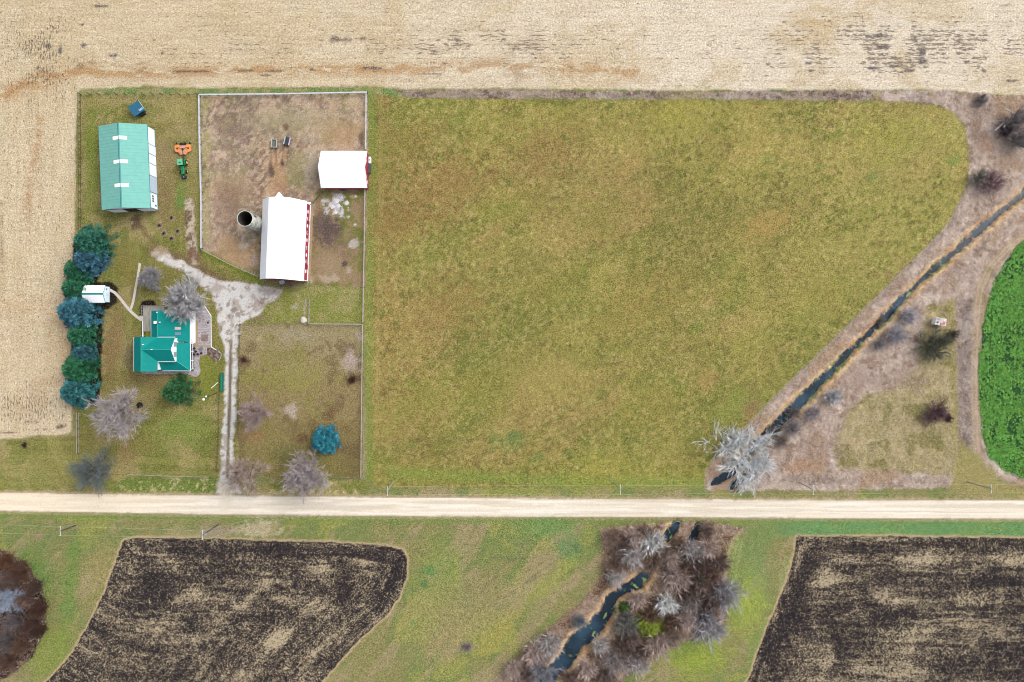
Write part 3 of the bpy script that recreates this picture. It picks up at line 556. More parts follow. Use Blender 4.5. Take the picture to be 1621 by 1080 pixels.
# gravel
out = t.mix(wR, out, scl(out, t.lerp(t.noise(tc, 4.0, 3, .7), .3, .7, .72, 1.22)))
t.put(b.inputs['Base Color'], out); b.inputs['Roughness'].default_value = .95; b.inputs['Specular IOR Level'].default_value = .1
bp = t.n('ShaderNodeBump'); bp.inputs['Strength'].default_value = .6; bp.inputs['Distance'].default_value = .12
t.put(bp.inputs['Height'], t.math('ADD', f1, t.math('MULTIPLY', f2, .6))); t.put(b.inputs['Normal'], bp.outputs[0])
# split the grid into one object per kind of ground
idx = np.arange(NY * NX).reshape(NY, NX)
quads = np.stack([idx[:-1, :-1], idx[:-1, 1:], idx[1:, 1:], idx[1:, :-1]], -1).reshape(-1, 4)
lab = LAB[:-1, :-1].ravel()
VV = np.stack([WX, WY, Z], -1).reshape(-1, 3)
C4 = np.concatenate([np.clip(C, 0.004, .9), np.ones((NY, NX, 1))], -1).reshape(-1, 4); D4 = DET.reshape(-1, 4); H4 = DSH.reshape(-1, 4)
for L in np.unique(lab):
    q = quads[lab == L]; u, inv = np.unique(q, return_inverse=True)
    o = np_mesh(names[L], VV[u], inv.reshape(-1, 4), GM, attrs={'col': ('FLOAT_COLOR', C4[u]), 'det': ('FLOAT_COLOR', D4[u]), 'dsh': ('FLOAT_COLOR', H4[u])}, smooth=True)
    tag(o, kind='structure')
def gz(wx, wy):
    i = np.clip(np.searchsorted(gy, wy), 0, NY - 1); j = np.clip(np.searchsorted(gx, wx), 0, NX - 1)
    return Z[i, j]
# ------------------------------------------------------------------ water
m, nt, b = new_mat('ditch_water'); WATER_M = m; t = NT(nt); tc = t.n('ShaderNodeTexCoord').outputs['Object']
alg = t.math('MULTIPLY', t.ramp(t.noise(tc, .55, 5, .7, .4), .62, .66), .7)
t.put(b.inputs['Base Color'], t.mix(alg, t.mix(t.ramp(t.noise(tc, .13, 3), .4, .65), (.012, .022, .034, 1), (.026, .056, .088, 1)), tuple(A(116, 140, 84))))
t.put(b.inputs['Roughness'], t.lerp(alg, 0, 1, .12, .8)); b.inputs['IOR'].default_value = 1.33; b.inputs['Specular IOR Level'].default_value = .35
def strip(name, pts, w, z):
    V = []; 
    for i, (x, y) in enumerate(pts):
        a = Vector(P(*pts[max(i - 1, 0)])); c = Vector(P(*pts[min(i + 1, len(pts) - 1)])); d = (c - a).normalized(); n = Vector((-d.y, d.x)); q = Vector(P(x, y)); ww = (w[i] + 5) * SC
        V += [(q.x + n.x * ww, q.y + n.y * ww, z), (q.x - n.x * ww, q.y - n.y * ww, z)]
    return tag(np_mesh(name, V, [(2 * i, 2 * i + 1, 2 * i + 3, 2 * i + 2) for i in range(len(pts) - 1)], m), kind='structure')
WEED = mat('duckweed', A(140, 168, 104), .9, .25, 3)
wr = random.Random(4)
for k_, (px, py, ln_, an) in enumerate([(1438, 466, 7, 45), (1560, 372, 8, 40), (1553, 381, 5, 50), (1337, 592, 10, 45), (1346, 582, 7, 42), (1500, 424, 6, 40), (1474, 447, 6, 42), (1424, 488, 6, 60), (1318, 606, 7, 40), (1592, 347, 4, 40), (1583, 350, 4, 30), (1022, 920, 8, 140), (1006, 928, 6, 150), (958, 975, 6, 60), (975, 958, 6, 50), (940, 1003, 5, 60), (1062, 850, 4, 60)]):
    c_ = P(px, py, -1.0); pl_ = []
    for i in range(14):
        t_ = i / 14 * 2 * math.pi; u_ = math.cos(t_) * ln_ * SC * wr.uniform(.6, 1.2); v_ = math.sin(t_) * ln_ * .34 * SC * wr.uniform(.5, 1.3); a_ = R_(an); pl_.append((c_[0] + u_ * math.cos(a_) - v_ * math.sin(a_), c_[1] + u_ * math.sin(a_) + v_ * math.cos(a_)))
    tag(MB().prism(pl_, -1.03, -1.0).build('duckweed', WEED), 'pale green duckweed mats floating along the ditch edges', 'duckweed', kind='stuff')
strip('water', DN + [(1150, 762)], WN + [4], -1.05); strip('water', DS, WS, -1.05)
# ------------------------------------------------------------------ building materials
M_MINT = mat('mint_metal', A(128, 194, 182), .6, .06, .8, spec=.15)
M_MINTD = mat('mint_trim', A(52, 140, 142), .45, .05)
M_TEAL = mat('teal_metal', A(8, 140, 134), .6, .08, .9, spec=.12)
M_TEALD = mat('teal_ridge_metal', A(70, 190, 178), .42, .05)
M_WHITE = mat('white_painted_metal', (.80, .81, .84), .4, .02, .6)
M_WWALL = mat('white_siding', (.62, .67, .74), .6, .05, 1.2)
M_RED = mat('red_board', A(168, 52, 78), .7, .16, 2.5)
M_GLASS = mat('dark_glass', (.02, .028, .036), .35, .05, spec=.08)
M_CONC = mat('weathered_concrete', A(226, 228, 218), .9, .18, 1.2, col2=A(170, 170, 152), bump=.3)
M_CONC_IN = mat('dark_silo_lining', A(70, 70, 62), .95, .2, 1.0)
M_DARK = mat('dark_steel', (.012, .012, .014), .6, .1)
M_WOOD = mat('grey_timber', A(150, 142, 130), .85, .25, 3, stretch=(1, .15, 1))
M_WOODD = mat('dark_brown_timber', A(80, 66, 52), .9, .25, 3)
M_BLUE = mat('blue_green_metal', A(42, 104, 132), .5, .15, 2.0)
M_PATHC = mat('pale_concrete', A(214, 204, 194), .9, .12, 1.3)
M_TRIMW = mat('white_trim', (.74, .76, .78), .5, .04)
M_GALV = mat('galvanised_steel', A(160, 172, 184), .4, .12, 1.5, metal=.3)
M_PIPE = mat('corrugated_pipe', A(120, 140, 160), .5, .15, 2.0, metal=.2)
M_BLACK = mat('black_rubber', (.012, .012, .013), .7, .1)
def T(rx, ry): return (rx * SC, -ry * SC)          # true ground offset in photo px from the nadir -> world
def prof_roof(half, t):                             # half = [(x,z) from ridge outwards], mirrored
    up = [(-x, z) for x, z in reversed(half)] + half[1:]
    return up + [(x, z - t) for x, z in reversed(up)]
def gable(name, label, cat, ctr, L, Wd, ang, half, roofm, wallm, oh=.35, ohg=.3, t=.12, capm=None, roof_name='roof'):
    root = thing(name, label, cat, (*ctr, 0), ang)
    hw = Wd / 2
    r = MB().extr(prof_roof(half, t), -L / 2 - ohg, L / 2 + ohg).build(roof_name, roofm, root)
    # wall outline follows the underside of the roof
    pts = []
    for (x0, z0), (x1, z1) in zip(half[:-1], half[1:]):
        if x0 < hw:
            pts.append((x0, z0 - t - .02))
            if x1 >= hw: pts.append((hw, z0 + (z1 - z0) * (hw - x0) / (x1 - x0) - t - .02))
    poly = [(hw, -.2)] + pts[::-1] + [(-x, z) for x, z in pts[1:]] + [(-hw, -.2)]
    w = MB().extr(poly, -L / 2, L / 2).build('wall', wallm, root)
    if capm:
        MB().extr([(-.24, half[0][1] - .06), (0, half[0][1] + .07), (.24, half[0][1] - .06), (0, half[0][1] - .02)], -L / 2 - ohg - .02, L / 2 + ohg + .02).build('ridge_cap', capm, r)
    return root, r, w, pts
# ------------------------------------------------------------------ machine shed
LS, WS_, AS = 22.8, 12.9, R_(2.3)
root, r, w, _ = gable('machine_shed', 'long machine shed with a mint green metal roof and three white skylight strips', 'shed', T(-598.9, -268.6), LS, WS_, AS, [(0, 7.0), (WS_ / 2 + .3, 4.65)], M_MINT, M_WWALL, ohg=.25, capm=M_MINTD)
sl = (7.0 - 4.65) / (WS_ / 2 + .3); al = math.atan(sl)
seams = MB()
for i in range(25):
    y = -LS / 2 + .3 + i * (LS - .6) / 24
    for s in (-1, 1):
        x = s * (WS_ / 4 + .15); seams.box((x, y, 7.0 - sl * abs(x) + .01), ((WS_ / 2) / math.cos(al), .035, .035), M=Matrix.Rotation(s * al, 3, 'Y'))
seams.build('roof_rib', M_MINT, r)
for yy in (7.6, 1.05, -5.45):
    b_ = MB()
    for s in (-1, 1): b_.box((s * 1.0, yy, 7.0 - sl * 1.0 + .035), (1.95 / math.cos(al), .95, .03), M=Matrix.Rotation(s * al, 3, 'Y'))
    b_.build('skylight', mat('skylight_plastic', (.85, .85, .85), .4, .02), r)
for s in (-1, 1): MB().box((s * (WS_ / 2 + .33), 0, 4.55), (.12, LS + .5, .14)).build('gutter', M_MINTD, root)
xw = WS_ / 2
cuts = [-LS / 2, -6.9, -2.2, 1.2, 3.9, 6.6, LS / 2]
for i, (a, c) in enumerate(zip(cuts[:-1], cuts[1:])):
    if i in (1, 2, 3, 4):
        MB().box((xw + .05, (a + c) / 2, 2.05), (.08, c - a - .16, 4.0)).build('sliding_door', M_WWALL if i != 1 else mat('grey_blue_door', (.36, .42, .52), .6, .05), root, bevel=.01)
MB().box((xw + .12, 0, 4.18), (.12, 19.0, .14)).build('door_track', M_DARK, root)
fr = MB()
for c in cuts[1:-1]: fr.box((xw + .06, c, 2.1), (.1, .12, 4.15))
fr.box((xw + .06, -LS / 2 + .06, 2.1), (.1, .12, 4.15)); fr.box((xw + .04, 0, .08), (.08, LS, .16))
fr.build('door_frame', M_MINTD, root)
for yy, hz in ((-7.9, 2.6), (-8.6, 2.6), (-9.3, 2.6), (-10.3, 1.2)):
    f = MB().box((xw + .04, yy, hz), (.08, .6, .9)).build('window', M_TRIMW, root); MB().box((xw + .09, yy, hz), (.03, .48, .76)).build('pane', M_GLASS, f)
# south gable: open doorway in the middle with two white sliding leaves
MB().box((.2, -LS / 2 - .02, 1.9), (3.6, .12, 3.8)).build('doorway', M_DARK, root)
for x in (-4.2, 4.3): MB().box((x, -LS / 2 - .10, 2.0), (3.6, .08, 4.0)).build('sliding_door', M_WWALL, root, bevel=.01)
MB().box((0, -LS / 2 - .1, 4.12), (12.0, .1, .14)).build('door_track', M_DARK, root)
# ------------------------------------------------------------------ gambrel barn
LB, WB, AB = 21.6, 11.6, R_(-2.25)
root, r, w, _ = gable('barn', 'big white gambrel roofed barn with red east wall beside the concrete silo', 'barn', T(-354, -156), LB, WB, AB, [(0, 9.4), (3.1, 8.2), (6.15, 4.3)], M_WHITE, M_RED, ohg=.35)
# hay hood: pointed overhang at the north end
hz_ = 9.4; y0 = LB / 2 + .35
MB().add([(-1.15, y0, hz_ - .45), (1.15, y0, hz_ - .45), (0, y0 + 1.35, hz_ - .02), (0, y0, hz_), (-1.15, y0, hz_ - .62), (1.15, y0, hz_ - .62), (0, y0 + 1.2, hz_ - .25)],
         [(0, 3, 2), (3, 1, 2), (4, 6, 5), (0, 2, 6, 4), (1, 5, 6, 2), (0, 4, 5, 1, 3)]).build('hay_hood', M_WHITE, r)
ribs = MB(); a1_ = math.atan2(8.2 - 4.3, 3.05); a0_ = math.atan2(1.2, 3.1)
for i in range(28):
    y = -LB / 2 + i * LB / 27
    for s in (-1, 1):
        ribs.box((s * 1.55, y, 8.81), (3.2, .04, .03), M=Matrix.Rotation(s * a0_, 3, 'Y')); ribs.box((s * 4.62, y, 6.27), (4.9, .04, .03), M=Matrix.Rotation(s * a1_, 3, 'Y'))
ribs.build('roof_rib', M_WHITE, r)
for i, yy in enumerate([8.6, 6.6, 4.6, 2.6, .6, -1.6, -3.6, -5.4, -8.2]):
    f = MB().box((WB / 2 + .05, yy, 1.9), (.10, .85, .8)).build('window', M_TRIMW, root)
    for k in (-1, 1): MB().box((WB / 2 + .11, yy + k * .19, 1.9), (.03, .3, .6)).build('pane', M_GLASS if i % 2 else M_WWALL, f)
MB().box((WB / 2 + .06, -6.8, 1.1), (.1, 1.3, 2.1)).build('door', mat('red_door', A(140, 46, 62), .7, .1), root)
MB().box((WB / 2 + .06, 5.6, 1.1), (.1, 1.1, 2.1)).build('door', MATS['red_door'], root)
tr = MB()
for yy in (-LB / 2, LB / 2): tr.box((WB / 2 + .06, yy, 2.0), (.16, .2, 4.0))
tr.box((WB / 2 + .12, 0, .12), (.22, LB, .28)); tr.build('trim', M_TRIMW, root)
MB().box((WB / 2 + .5, 0, .05), (.8, LB - 1, .14)).build('foundation_ledge', mat('ledge_concrete', A(170, 150, 120), .9, .2), root)
MB().box((-.6, -LB / 2 - .75, 2.4), (1.5, 1.0, .1), M=Matrix.Rotation(.35, 3, 'X') @ Matrix.Rotation(.3, 3, 'Z')).build('door_canopy', M_GALV, root)
MB().box((-.4, -LB / 2 - .02, 1.5), (3.0, .1, 2.9)).build('door', MATS['red_door'], root)
MB().box((WB / 2 - .4, LB / 2 + .25, 2.3), (2.4, .5, .12)).build('gable_rail', M_TRIMW, root)
# ------------------------------------------------------------------ small gable barn
LN, WN_ = 12.5, 9.9
root, r, w, _ = gable('small_barn', 'smaller white gable roofed barn with red east gable on the paddock fence', 'barn', T(-261.6, -267.3), LN, WN_, R_(-90), [(0, 6.1), (WN_ / 2 + .25, 3.1)], M_WHITE, M_RED, ohg=.25)
ribs = MB(); a_ = math.atan2(3.0, WN_ / 2 + .25)
for i in range(17):
    y = -LN / 2 + i * LN / 16
    for s in (-1, 1): ribs.box((s * 2.6, y, 4.56), (5.8, .04, .03), M=Matrix.Rotation(s * a_, 3, 'Y'))
ribs.build('roof_rib', M_WHITE, r)
for x, z in ((-2.3, 3.1), (2.0, 3.1), (3.2, 1.3)):          # local +y faces east after the turn
    f = MB().box((x, LN / 2 + .05, z), (.8, .1, .9)).build('window', M_TRIMW, root); MB().box((x, LN / 2 + .11, z), (.62, .03, .72)).build('pane', M_GLASS, f)
MB().box((.2, LN / 2 + .05, 1.3), (2.2, .1, 2.5)).build('door', MATS['red_door'], root)
MB().box((1.2, -LN / 2 - .04, 1.3), (2.6, .1, 2.5)).build('door', MATS['red_door'], root)
# things leaning at its east wall and south wall
root = thing('water_tank', 'white oblong tank standing against the small barn\'s red gable', 'tank', (*P(584.8, 253.2, 1.2), 0))
MB().box((0, 0, .75), (.75, 1.9, .9)).build('tank_body', M_TRIMW, root, bevel=.2); MB().tube((0, 0, 1.15), (0, 0, 1.3), .2, n=12).build('lid', M_GALV, root)
for sx in (-.25, .25):
    for sy in (-.7, .7): MB().box((sx, sy, .18), (.08, .08, .36)).build('leg', M_DARK, root)
root = thing('feed_bin', 'dark grey low bin against the small barn\'s red gable, south of the white tank', 'bin', (*P(584.3, 266, .8), 0))
MB().prism([(-.45, -1.4), (.45, -1.4), (.45, 1.4), (-.45, 1.4)], 0, .85).build('bin_body', mat('charcoal_plastic', (.02, .022, .026), .6, .2), root, bevel=.04); MB().box((0, 0, .91), (1.0, 2.9, .08)).build('lid', mat('grey_lid', (.06, .065, .08), .6, .2), root, bevel=.02)
root = thing('pallet', 'dark grey pallet lying at the small barn\'s south wall', 'pallet', (*P(543, 299.5, .2), 0))
p_ = MB()
for i in range(6): p_.box((-.65 + i * .26, 0, .15), (.18, 1.2, .04))
p_.build('deck_boards', mat('grey_board', A(86, 90, 104), .8, .2), root)
p_ = MB()
for y in (-.5, 0, .5): p_.box((0, y, .065), (1.5, .12, .12))
p_.build('bearers', M_WOODD, root)
# ------------------------------------------------------------------ silo
sx, sy = T(-399, -183); SR = 2.15; SH = 11.0
root = thing('silo', 'round open topped concrete stave silo at the big barn\'s west wall', 'silo', (sx, sy, 0))
n = 40; vs = []; fs = []
rings = [(SR, -.1), (SR, SH), (SR - .16, SH), (SR - .16, .05)]
for rr, z in rings:
    for i in range(n): vs.append((rr * math.cos(2 * math.pi * i / n), rr * math.sin(2 * math.pi * i / n), z))
for k in range(2):
    fs += [(k * n + i, k * n + (i + 1) % n, (k + 1) * n + (i + 1) % n, (k + 1) * n + i) for i in range(n)]
MB().add(vs[:3 * n], fs).build('silo_wall', M_CONC, root, smooth=False)
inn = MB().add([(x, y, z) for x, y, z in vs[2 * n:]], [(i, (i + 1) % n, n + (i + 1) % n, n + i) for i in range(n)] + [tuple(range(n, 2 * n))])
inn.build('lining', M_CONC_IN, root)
hp = MB()
for k in range(22):
    z = .4 + k * .49
    for i in range(n):
        a, c = 2 * math.pi * i / n, 2 * math.pi * (i + 1) / n; q = SR + .02
        hp.tube((q * math.cos(a), q * math.sin(a), z), (q * math.cos(c), q * math.sin(c), z), .018, n=4, caps=False)
hp.build('hoop', mat('hoop_steel', A(120, 122, 116), .6, .2), root)
# dark painted panel marks near the top, like a row of characters round the staves
mk = MB()
def bar_on(a, z, da, dz):
    q = SR + .035
    vs = [(q * math.cos(a + s * da / 2), q * math.sin(a + s * da / 2), z + u * dz / 2) for s, u in ((-1, -1), (1, -1), (1, 1), (-1, 1))]
    vs += [((q + .02) * math.cos(a + s * da / 2), (q + .02) * math.sin(a + s * da / 2), z + u * dz / 2) for s, u in ((-1, -1), (1, -1), (1, 1), (-1, 1))]
    mk.add(vs, [(0, 1, 2, 3), (7, 6, 5, 4), (0, 4, 5, 1), (1, 5, 6, 2), (2, 6, 7, 3), (3, 7, 4, 0)])
A0 = R_(28)
for (za, zb, kind) in [(10.3, 10.1, 1), (9.75, 9.35, 8), (9.15, 8.75, 0), (8.55, 8.15, 8), (7.8, 7.6, 1)]:
    z = (za + zb) / 2; mk = MB()
    if kind == 1: bar_on(A0, z, .36, .14)
    else:
        for s in (-1, 1): bar_on(A0, z + s * .17, .36, .1); bar_on(A0 + s * .16, z, .07, .4)
        if kind == 8: bar_on(A0, z, .08, .4)
    mk.build('painted_character', mat('black_paint', (.02, .02, .022), .6, .1), root)
lad = MB()
for k in range(20): lad.box((0, SR + .25, .6 + k * .5), (.45, .04, .04))
for s in (-.24, .24): lad.box((s, SR + .25, 5.3), (.04, .04, 10.4))
lad.build('ladder', M_GALV, root, rz=R_(100))
# ------------------------------------------------------------------ farmhouse
hx, hy = T(-545, 5); O = (hx, hy)
root = thing('farmhouse', 'farmhouse with bright teal metal roofs and a white east gable with two windows', 'house', (hx, hy, 0))
def V3(rx, ry, h): x, y = T(rx, ry); return (x, y, h)
walls = MB()
wx = lambda a: a
def wblock(x0, x1, y0, y1, z): walls.prism([T(x0, y1), T(x1, y1), T(x1, y0), T(x0, y0)], -.2, z)
wblock(-579.5, -547, -4, 44.5, 5.45)                     # two storey west wing
wblock(-546.9, -519.5, -3.5, 31, 5.35)                    # cross wing
wblock(-560, -505, -45.5, -4.1, 3.05)                      # north wing
wblock(-546.5, -516, 31.1, 44.2, 2.7)
walls.build('wall', mat('house_siding', (.74, .76, .79), .6, .04, 1.2), root, org=O)
# gable infill of the cross wing and west wing
MG_ = mat('white_clapboard', (.78, .79, .80), .6, .03, 1.5)
for (pts) in ([V3(-519.4, -4.2, 3.2), V3(-519.4, 31.5, 3.2), V3(-519.4, 31.5, 5.45), V3(-519.4, 13, 7.85), V3(-519.4, -4.2, 5.45)],):
    MB().add([tuple(p) for p in pts] + [(p[0] - .2, p[1], p[2]) for p in pts], [(0, 1, 2, 3, 4), (9, 8, 7, 6, 5)] + [(i, 5 + i, 5 + (i + 1) % 5, (i + 1) % 5) for i in range(5)]).build('gable_wall', MG_, root, org=O)
for yy in (-3.9, 44.4):
    pts = [V3(-579.5, yy, 5.3), V3(-547, yy, 5.3), V3(-563.2, yy, 7.8)]
    MB().add(pts + [(p[0], p[1] + (.1 if yy > 0 else -.1), p[2]) for p in pts], [(0, 1, 2), (5, 4, 3), (0, 3, 4, 1), (1, 4, 5, 2), (2, 5, 3, 0)]).build('gable_wall', MG_, root, org=O)
rf = MB(); t_ = .12
rw = MB()
rw.slab([V3(-581.3, 46.5, 5.6), V3(-563.2, 46.5, 8.0), V3(-563.2, -6, 8.0), V3(-581.3, -6, 5.6)], t_)
rw.slab([V3(-563.2, 46.5, 8.0), V3(-545.2, 46.5, 5.6), V3(-545.2, -6, 5.6), V3(-563.2, -6, 8.0)], t_)
r1 = rw.build('west_wing_roof', M_TEAL, root, org=O)
rc = MB()
rc.slab([V3(-563, 12.9, 7.97), V3(-518.4, 12.9, 7.97), V3(-518.4, -5.6, 5.55), V3(-563, -5.6, 5.55)], t_)
rc.slab([V3(-563, 31.5, 5.55), V3(-518.4, 31.5, 5.55), V3(-518.4, 12.9, 7.97), V3(-563, 12.9, 7.97)], t_)
r2 = rc.build('cross_wing_roof', M_TEAL, root, org=O)
rn_ = MB()
rn_.slab([V3(-561, -4.5, 3.5), V3(-547.1, -4.5, 5.0), V3(-547.1, -47, 5.0), V3(-561, -47, 3.5)], t_)
rn_.slab([V3(-547.1, -4.3, 5.0), V3(-502.2, 2, 3.1), V3(-502.2, -47, 3.1), V3(-547.1, -47, 5.0)], t_)
r3 = rn_.build('north_wing_roof', M_TEAL, root, org=O)
rp = MB()
rp.slab([V3(-519.4, 31, 4.3), V3(-502.0, 46.2, 2.8), V3(-502.0, 2.4, 2.8), V3(-519.4, 2.4, 4.3)], t_)
rp.slab([V3(-547, 46.2, 2.8), V3(-502.0, 46.2, 2.8), V3(-519.4, 31.2, 4.3), V3(-547, 31.2, 4.3)], t_)
r4 = rp.build('porch_roof', M_TEAL, root, org=O)
for rr_, p_, q_ in ((r1, V3(-563.2, -6.2, 8.03), V3(-563.2, 46.7, 8.03)), (r2, V3(-563, 12.9, 8.0), V3(-518.2, 12.9, 8.0)), (r3, V3(-547.1, -47.2, 5.03), V3(-547.1, -6, 5.03)), (r4, V3(-519.4, 31.1, 4.33), V3(-502, 46.2, 2.83))):
    MB().tube(p_, q_, .06, n=6).build('ridge_cap', M_TEALD, rr_, org=O)
for p_, q_ in ((V3(-581.6, -6.2, 5.5), V3(-581.6, 46.8, 5.5)), (V3(-545, -5.9, 5.5), V3(-518.2, -5.9, 5.5)), (V3(-545, 31.9, 5.5), V3(-518.2, 31.9, 5.5)), (V3(-501.7, -47, 2.98), V3(-501.7, 46.6, 2.7)), (V3(-546, 46.6, 2.7), V3(-502.2, 46.6, 2.7)), (V3(-561.3, -47, 3.4), V3(-561.3, -6, 3.4))):
    MB().tube(p_, q_, .09, n=6).build('gutter', M_TRIMW, root, org=O)
for yy in (5.0, 20.5):
    x, y = T(-519.2, yy); f = MB().box((x, y, 5.15), (.12, 1.35, 1.6)).build('window', mat('window_trim', (.22, .25, .30), .5, .04), root, org=O)
    for k in (-1, 1): MB().box((x + .07, y + k * .31, 5.15), (.03, .54, 1.45)).build('pane', M_GLASS, f)
# east wall windows of the north wing and glazed porch
for yy in (-27, -20, -13, -6, 0):
    x, y = T(-504.6, yy); f = MB().box((x, y, 1.75), (.14, 1.0, 1.3)).build('window', M_TRIMW, root, org=O); MB().box((x + .08, y, 1.75), (.03, .7, 1.0)).build('pane', mat('teal_glass', A(40, 120, 120), .15, .05), f)
MB().box((*T(-503.2, -22), .15), (.9, 9.0, .3)).build('door_step', M_TRIMW, root, org=O)
pp = MB()
for yy in (4, 17, 31, 44):
    x, y = T(-503.6, yy); pp.box((x, y, 1.3), (.16, .16, 2.6))
x, y = T(-503.6, 24); pp.box((x, y, .95), (.08, 7.3, .08)); pp.box((x, y, 2.45), (.1, 7.3, .16)); pp.box((x, y, .5), (.04, 7.3, .06))
pp.build('porch_railing', M_TRIMW, root, org=O)
pd = MB().prism([T(-519, 45), T(-502.6, 45), T(-502.6, 3), T(-519, 3)], -.1, .28).build('porch_floor', mat('porch_boards', A(120, 124, 130), .8, .15, 3), root, org=O)
# chimney block, vents, hatches
x, y = T(-547.6, -28.6); c_ = MB().box((x, y, 5.3), (.55, .55, 1.3)).build('chimney', mat('chimney_brick', A(150, 120, 110), .9, .2, 4), root, org=O); MB().box((x, y, 6.0), (.75, .75, .1)).build('cap', M_TRIMW, c_, org=O)
for k, (rx, ry, h) in enumerate([(-543, -29, 5.1), (-551.4, -28.6, 4.9), (-560.5, 5.5, 7.9), (-546.5, 12.9, 8.1), (-547, -44, 5.1), (-535, -44.5, 4.8)]):
    x, y = T(rx, ry); MB().tube((x, y, h - .4), (x, y, h + .35), .13, n=10).build('vent_pipe', M_TRIMW, root, org=O)
for yy, mm_ in ((-19.6, mat('pinkish_hatch', A(214, 190, 184), .6, .15, 4)), (-11.3, mat('grey_hatch', A(112, 140, 160), .6, .15, 4))):
    x, y = T(-518.5, yy); MB().box((x, y, 3.86), (1.55, .78, .1), M=Matrix.Rotation(math.atan2(1.9, 44.9 * SC), 3, 'Y')).build('skylight', mm_, r3, org=O)
# deck and steps
dk = thing('deck', 'grey board deck at the north west corner of the farmhouse', 'deck', (*T(-570, -40), 0)); Od = T(-570, -40)
b_ = MB()
for i in range(16):
    x0 = -582.5 + i * 1.32; y1 = -15 if x0 < -562 else -47.5
    b_.prism([T(x0, y1), T(x0 + 1.24, y1), T(x0 + 1.24, -55), T(x0, -55)], .42, .5)
for i in range(9):
    x0 = -561.2 + i * 1.32; b_.prism([T(x0, -48.2), T(x0 + 1.24, -48.2), T(x0 + 1.24, -55), T(x0, -55)], .42, .5)
b_.build('deck_boards', mat('deck_timber', A(170, 166, 154), .85, .25, 2.2, stretch=(1, .2, 1)), dk, org=Od)
MB().prism([T(-582.3, -15.2), T(-562.5, -15.2), T(-562.5, -54.8), T(-582.3, -54.8)], -.1, .40).build('deck_base', M_WOODD, dk, org=Od)
b_ = MB()
for (x0, y0, x1, y1) in ((-583, -55.5, -549, -55.5), (-583, -55.5, -583, -41)):
    p, q = T(x0, y0), T(x1, y1)
    for z in (.95, 1.35): b_.tube((*p, z), (*q, z), .05, n=5)
    for k in range(7): f = k / 6; b_.box((p[0] + (q[0] - p[0]) * f, p[1] + (q[1] - p[1]) * f, .9), (.09, .09, 1.0))
b_.build('deck_railing', mat('railing_grey', A(170, 165, 165), .8, .1), dk, org=Od)
# ------------------------------------------------------------------ white garden shed
root, r, w, _ = gable('garden_shed', 'small white gable shed with a teal ridge beside the evergreen row', 'shed', T(-652.5, -73.4), 5.6, 4.4, R_(-90), [(0, 3.6), (2.45, 2.35)], M_WHITE, mat('pale_blue_siding', (.55, .68, .78), .6, .05), ohg=.2, capm=M_TEAL)
MB().box((0, 2.83, 1.0), (1.0, .06, 1.95)).build('door', mat('pale_door', (.5, .6, .7), .5, .05), root, bevel=.01)
f = MB().box((-1.4, 2.83, 1.5), (.7, .06, .6)).build('window', M_TRIMW, root); MB().box((-1.4, 2.87, 1.5), (.55, .03, .45)).build('pane', M_GLASS, f)
tb = MB()
for s in (-1, 1): tb.box((s * 1.23, 3.02, 2.97), (2.78, .06, .12), M=Matrix.Rotation(s * math.atan2(1.25, 2.45), 3, 'Y'))
tb.build('barge_board', M_TEAL, r)
# ------------------------------------------------------------------ blue green coop
root = thing('coop', 'little blue metal roofed coop set askew at the north end of the shed lawn', 'coop', (*P(215.5, 171.8, 1.9), 0), R_(34))
MB().extr([(-1.35, 0), (1.35, 0), (1.35, 1.6), (0, 2.15), (-1.35, 1.75)], -1.35, 1.35).build('wall', mat('coop_wall', A(60, 90, 110), .8, .2), root, rz=R_(90))
MB().extr(prof_roof([(0, 2.3), (1.65, 1.85)], .08), -1.75, 1.75).build('roof', M_BLUE, root, rz=R_(90))
MB().box((1.0, -1.0, 2.02), (1.25, .55, .05), M=Matrix.Rotation(.26, 3, 'X')).build('roof_patch', mat('pale_patch', A(160, 180, 210), .5, .25, 5), root)
MB().box((.25, -1.75, .6), (1.5, .35, 1.2)).build('nest_box', M_DARK, root)
MB().box((1.85, .2, 1.95), (.1, 3.0, .1)).build('gable_trim', mat('pale_green_trim', A(190, 220, 215), .6, .1), root)
# ------------------------------------------------------------------ hut in the marsh
root = thing('hunting_hut', 'small white sheet metal hut with a pinkish panel beside the dark bush in the marsh', 'hut', (*P(1489.5, 509.5, 2.2), 0), R_(-9))
MB().prism([(-1.35, -.9), (1.35, -.9), (1.35, .9), (-1.35, .9)], 0, 2.15).build('wall', M_TRIMW, root)
MB().prism([(-1.55, -1.05), (1.5, -1.05), (1.5, 1.05), (-1.55, 1.05)], 2.17, 2.27).build('roof', mat('dirty_white_roof', A(226, 218, 214), .7, .18, 2.5, col2=A(190, 176, 168)), root)
for x, y, sx_, sy_ in ((-.95, -.3, .5, .42), (.0, -.62, .3, .42)): MB().box((x, y, 2.30), (sx_, sy_, .05)).build('hatch', M_DARK, root)
MB().box((.85, -.3, 2.30), (.8, .95, .05)).build('roof_panel', mat('pink_panel', A(214, 120, 134), .7, .15, 3), root)
MB().box((-.9, .62, 2.31), (.9, .5, .05)).build('roof_sheet', mat('grey_sheet', A(150, 160, 165), .6, .2, 4), root)
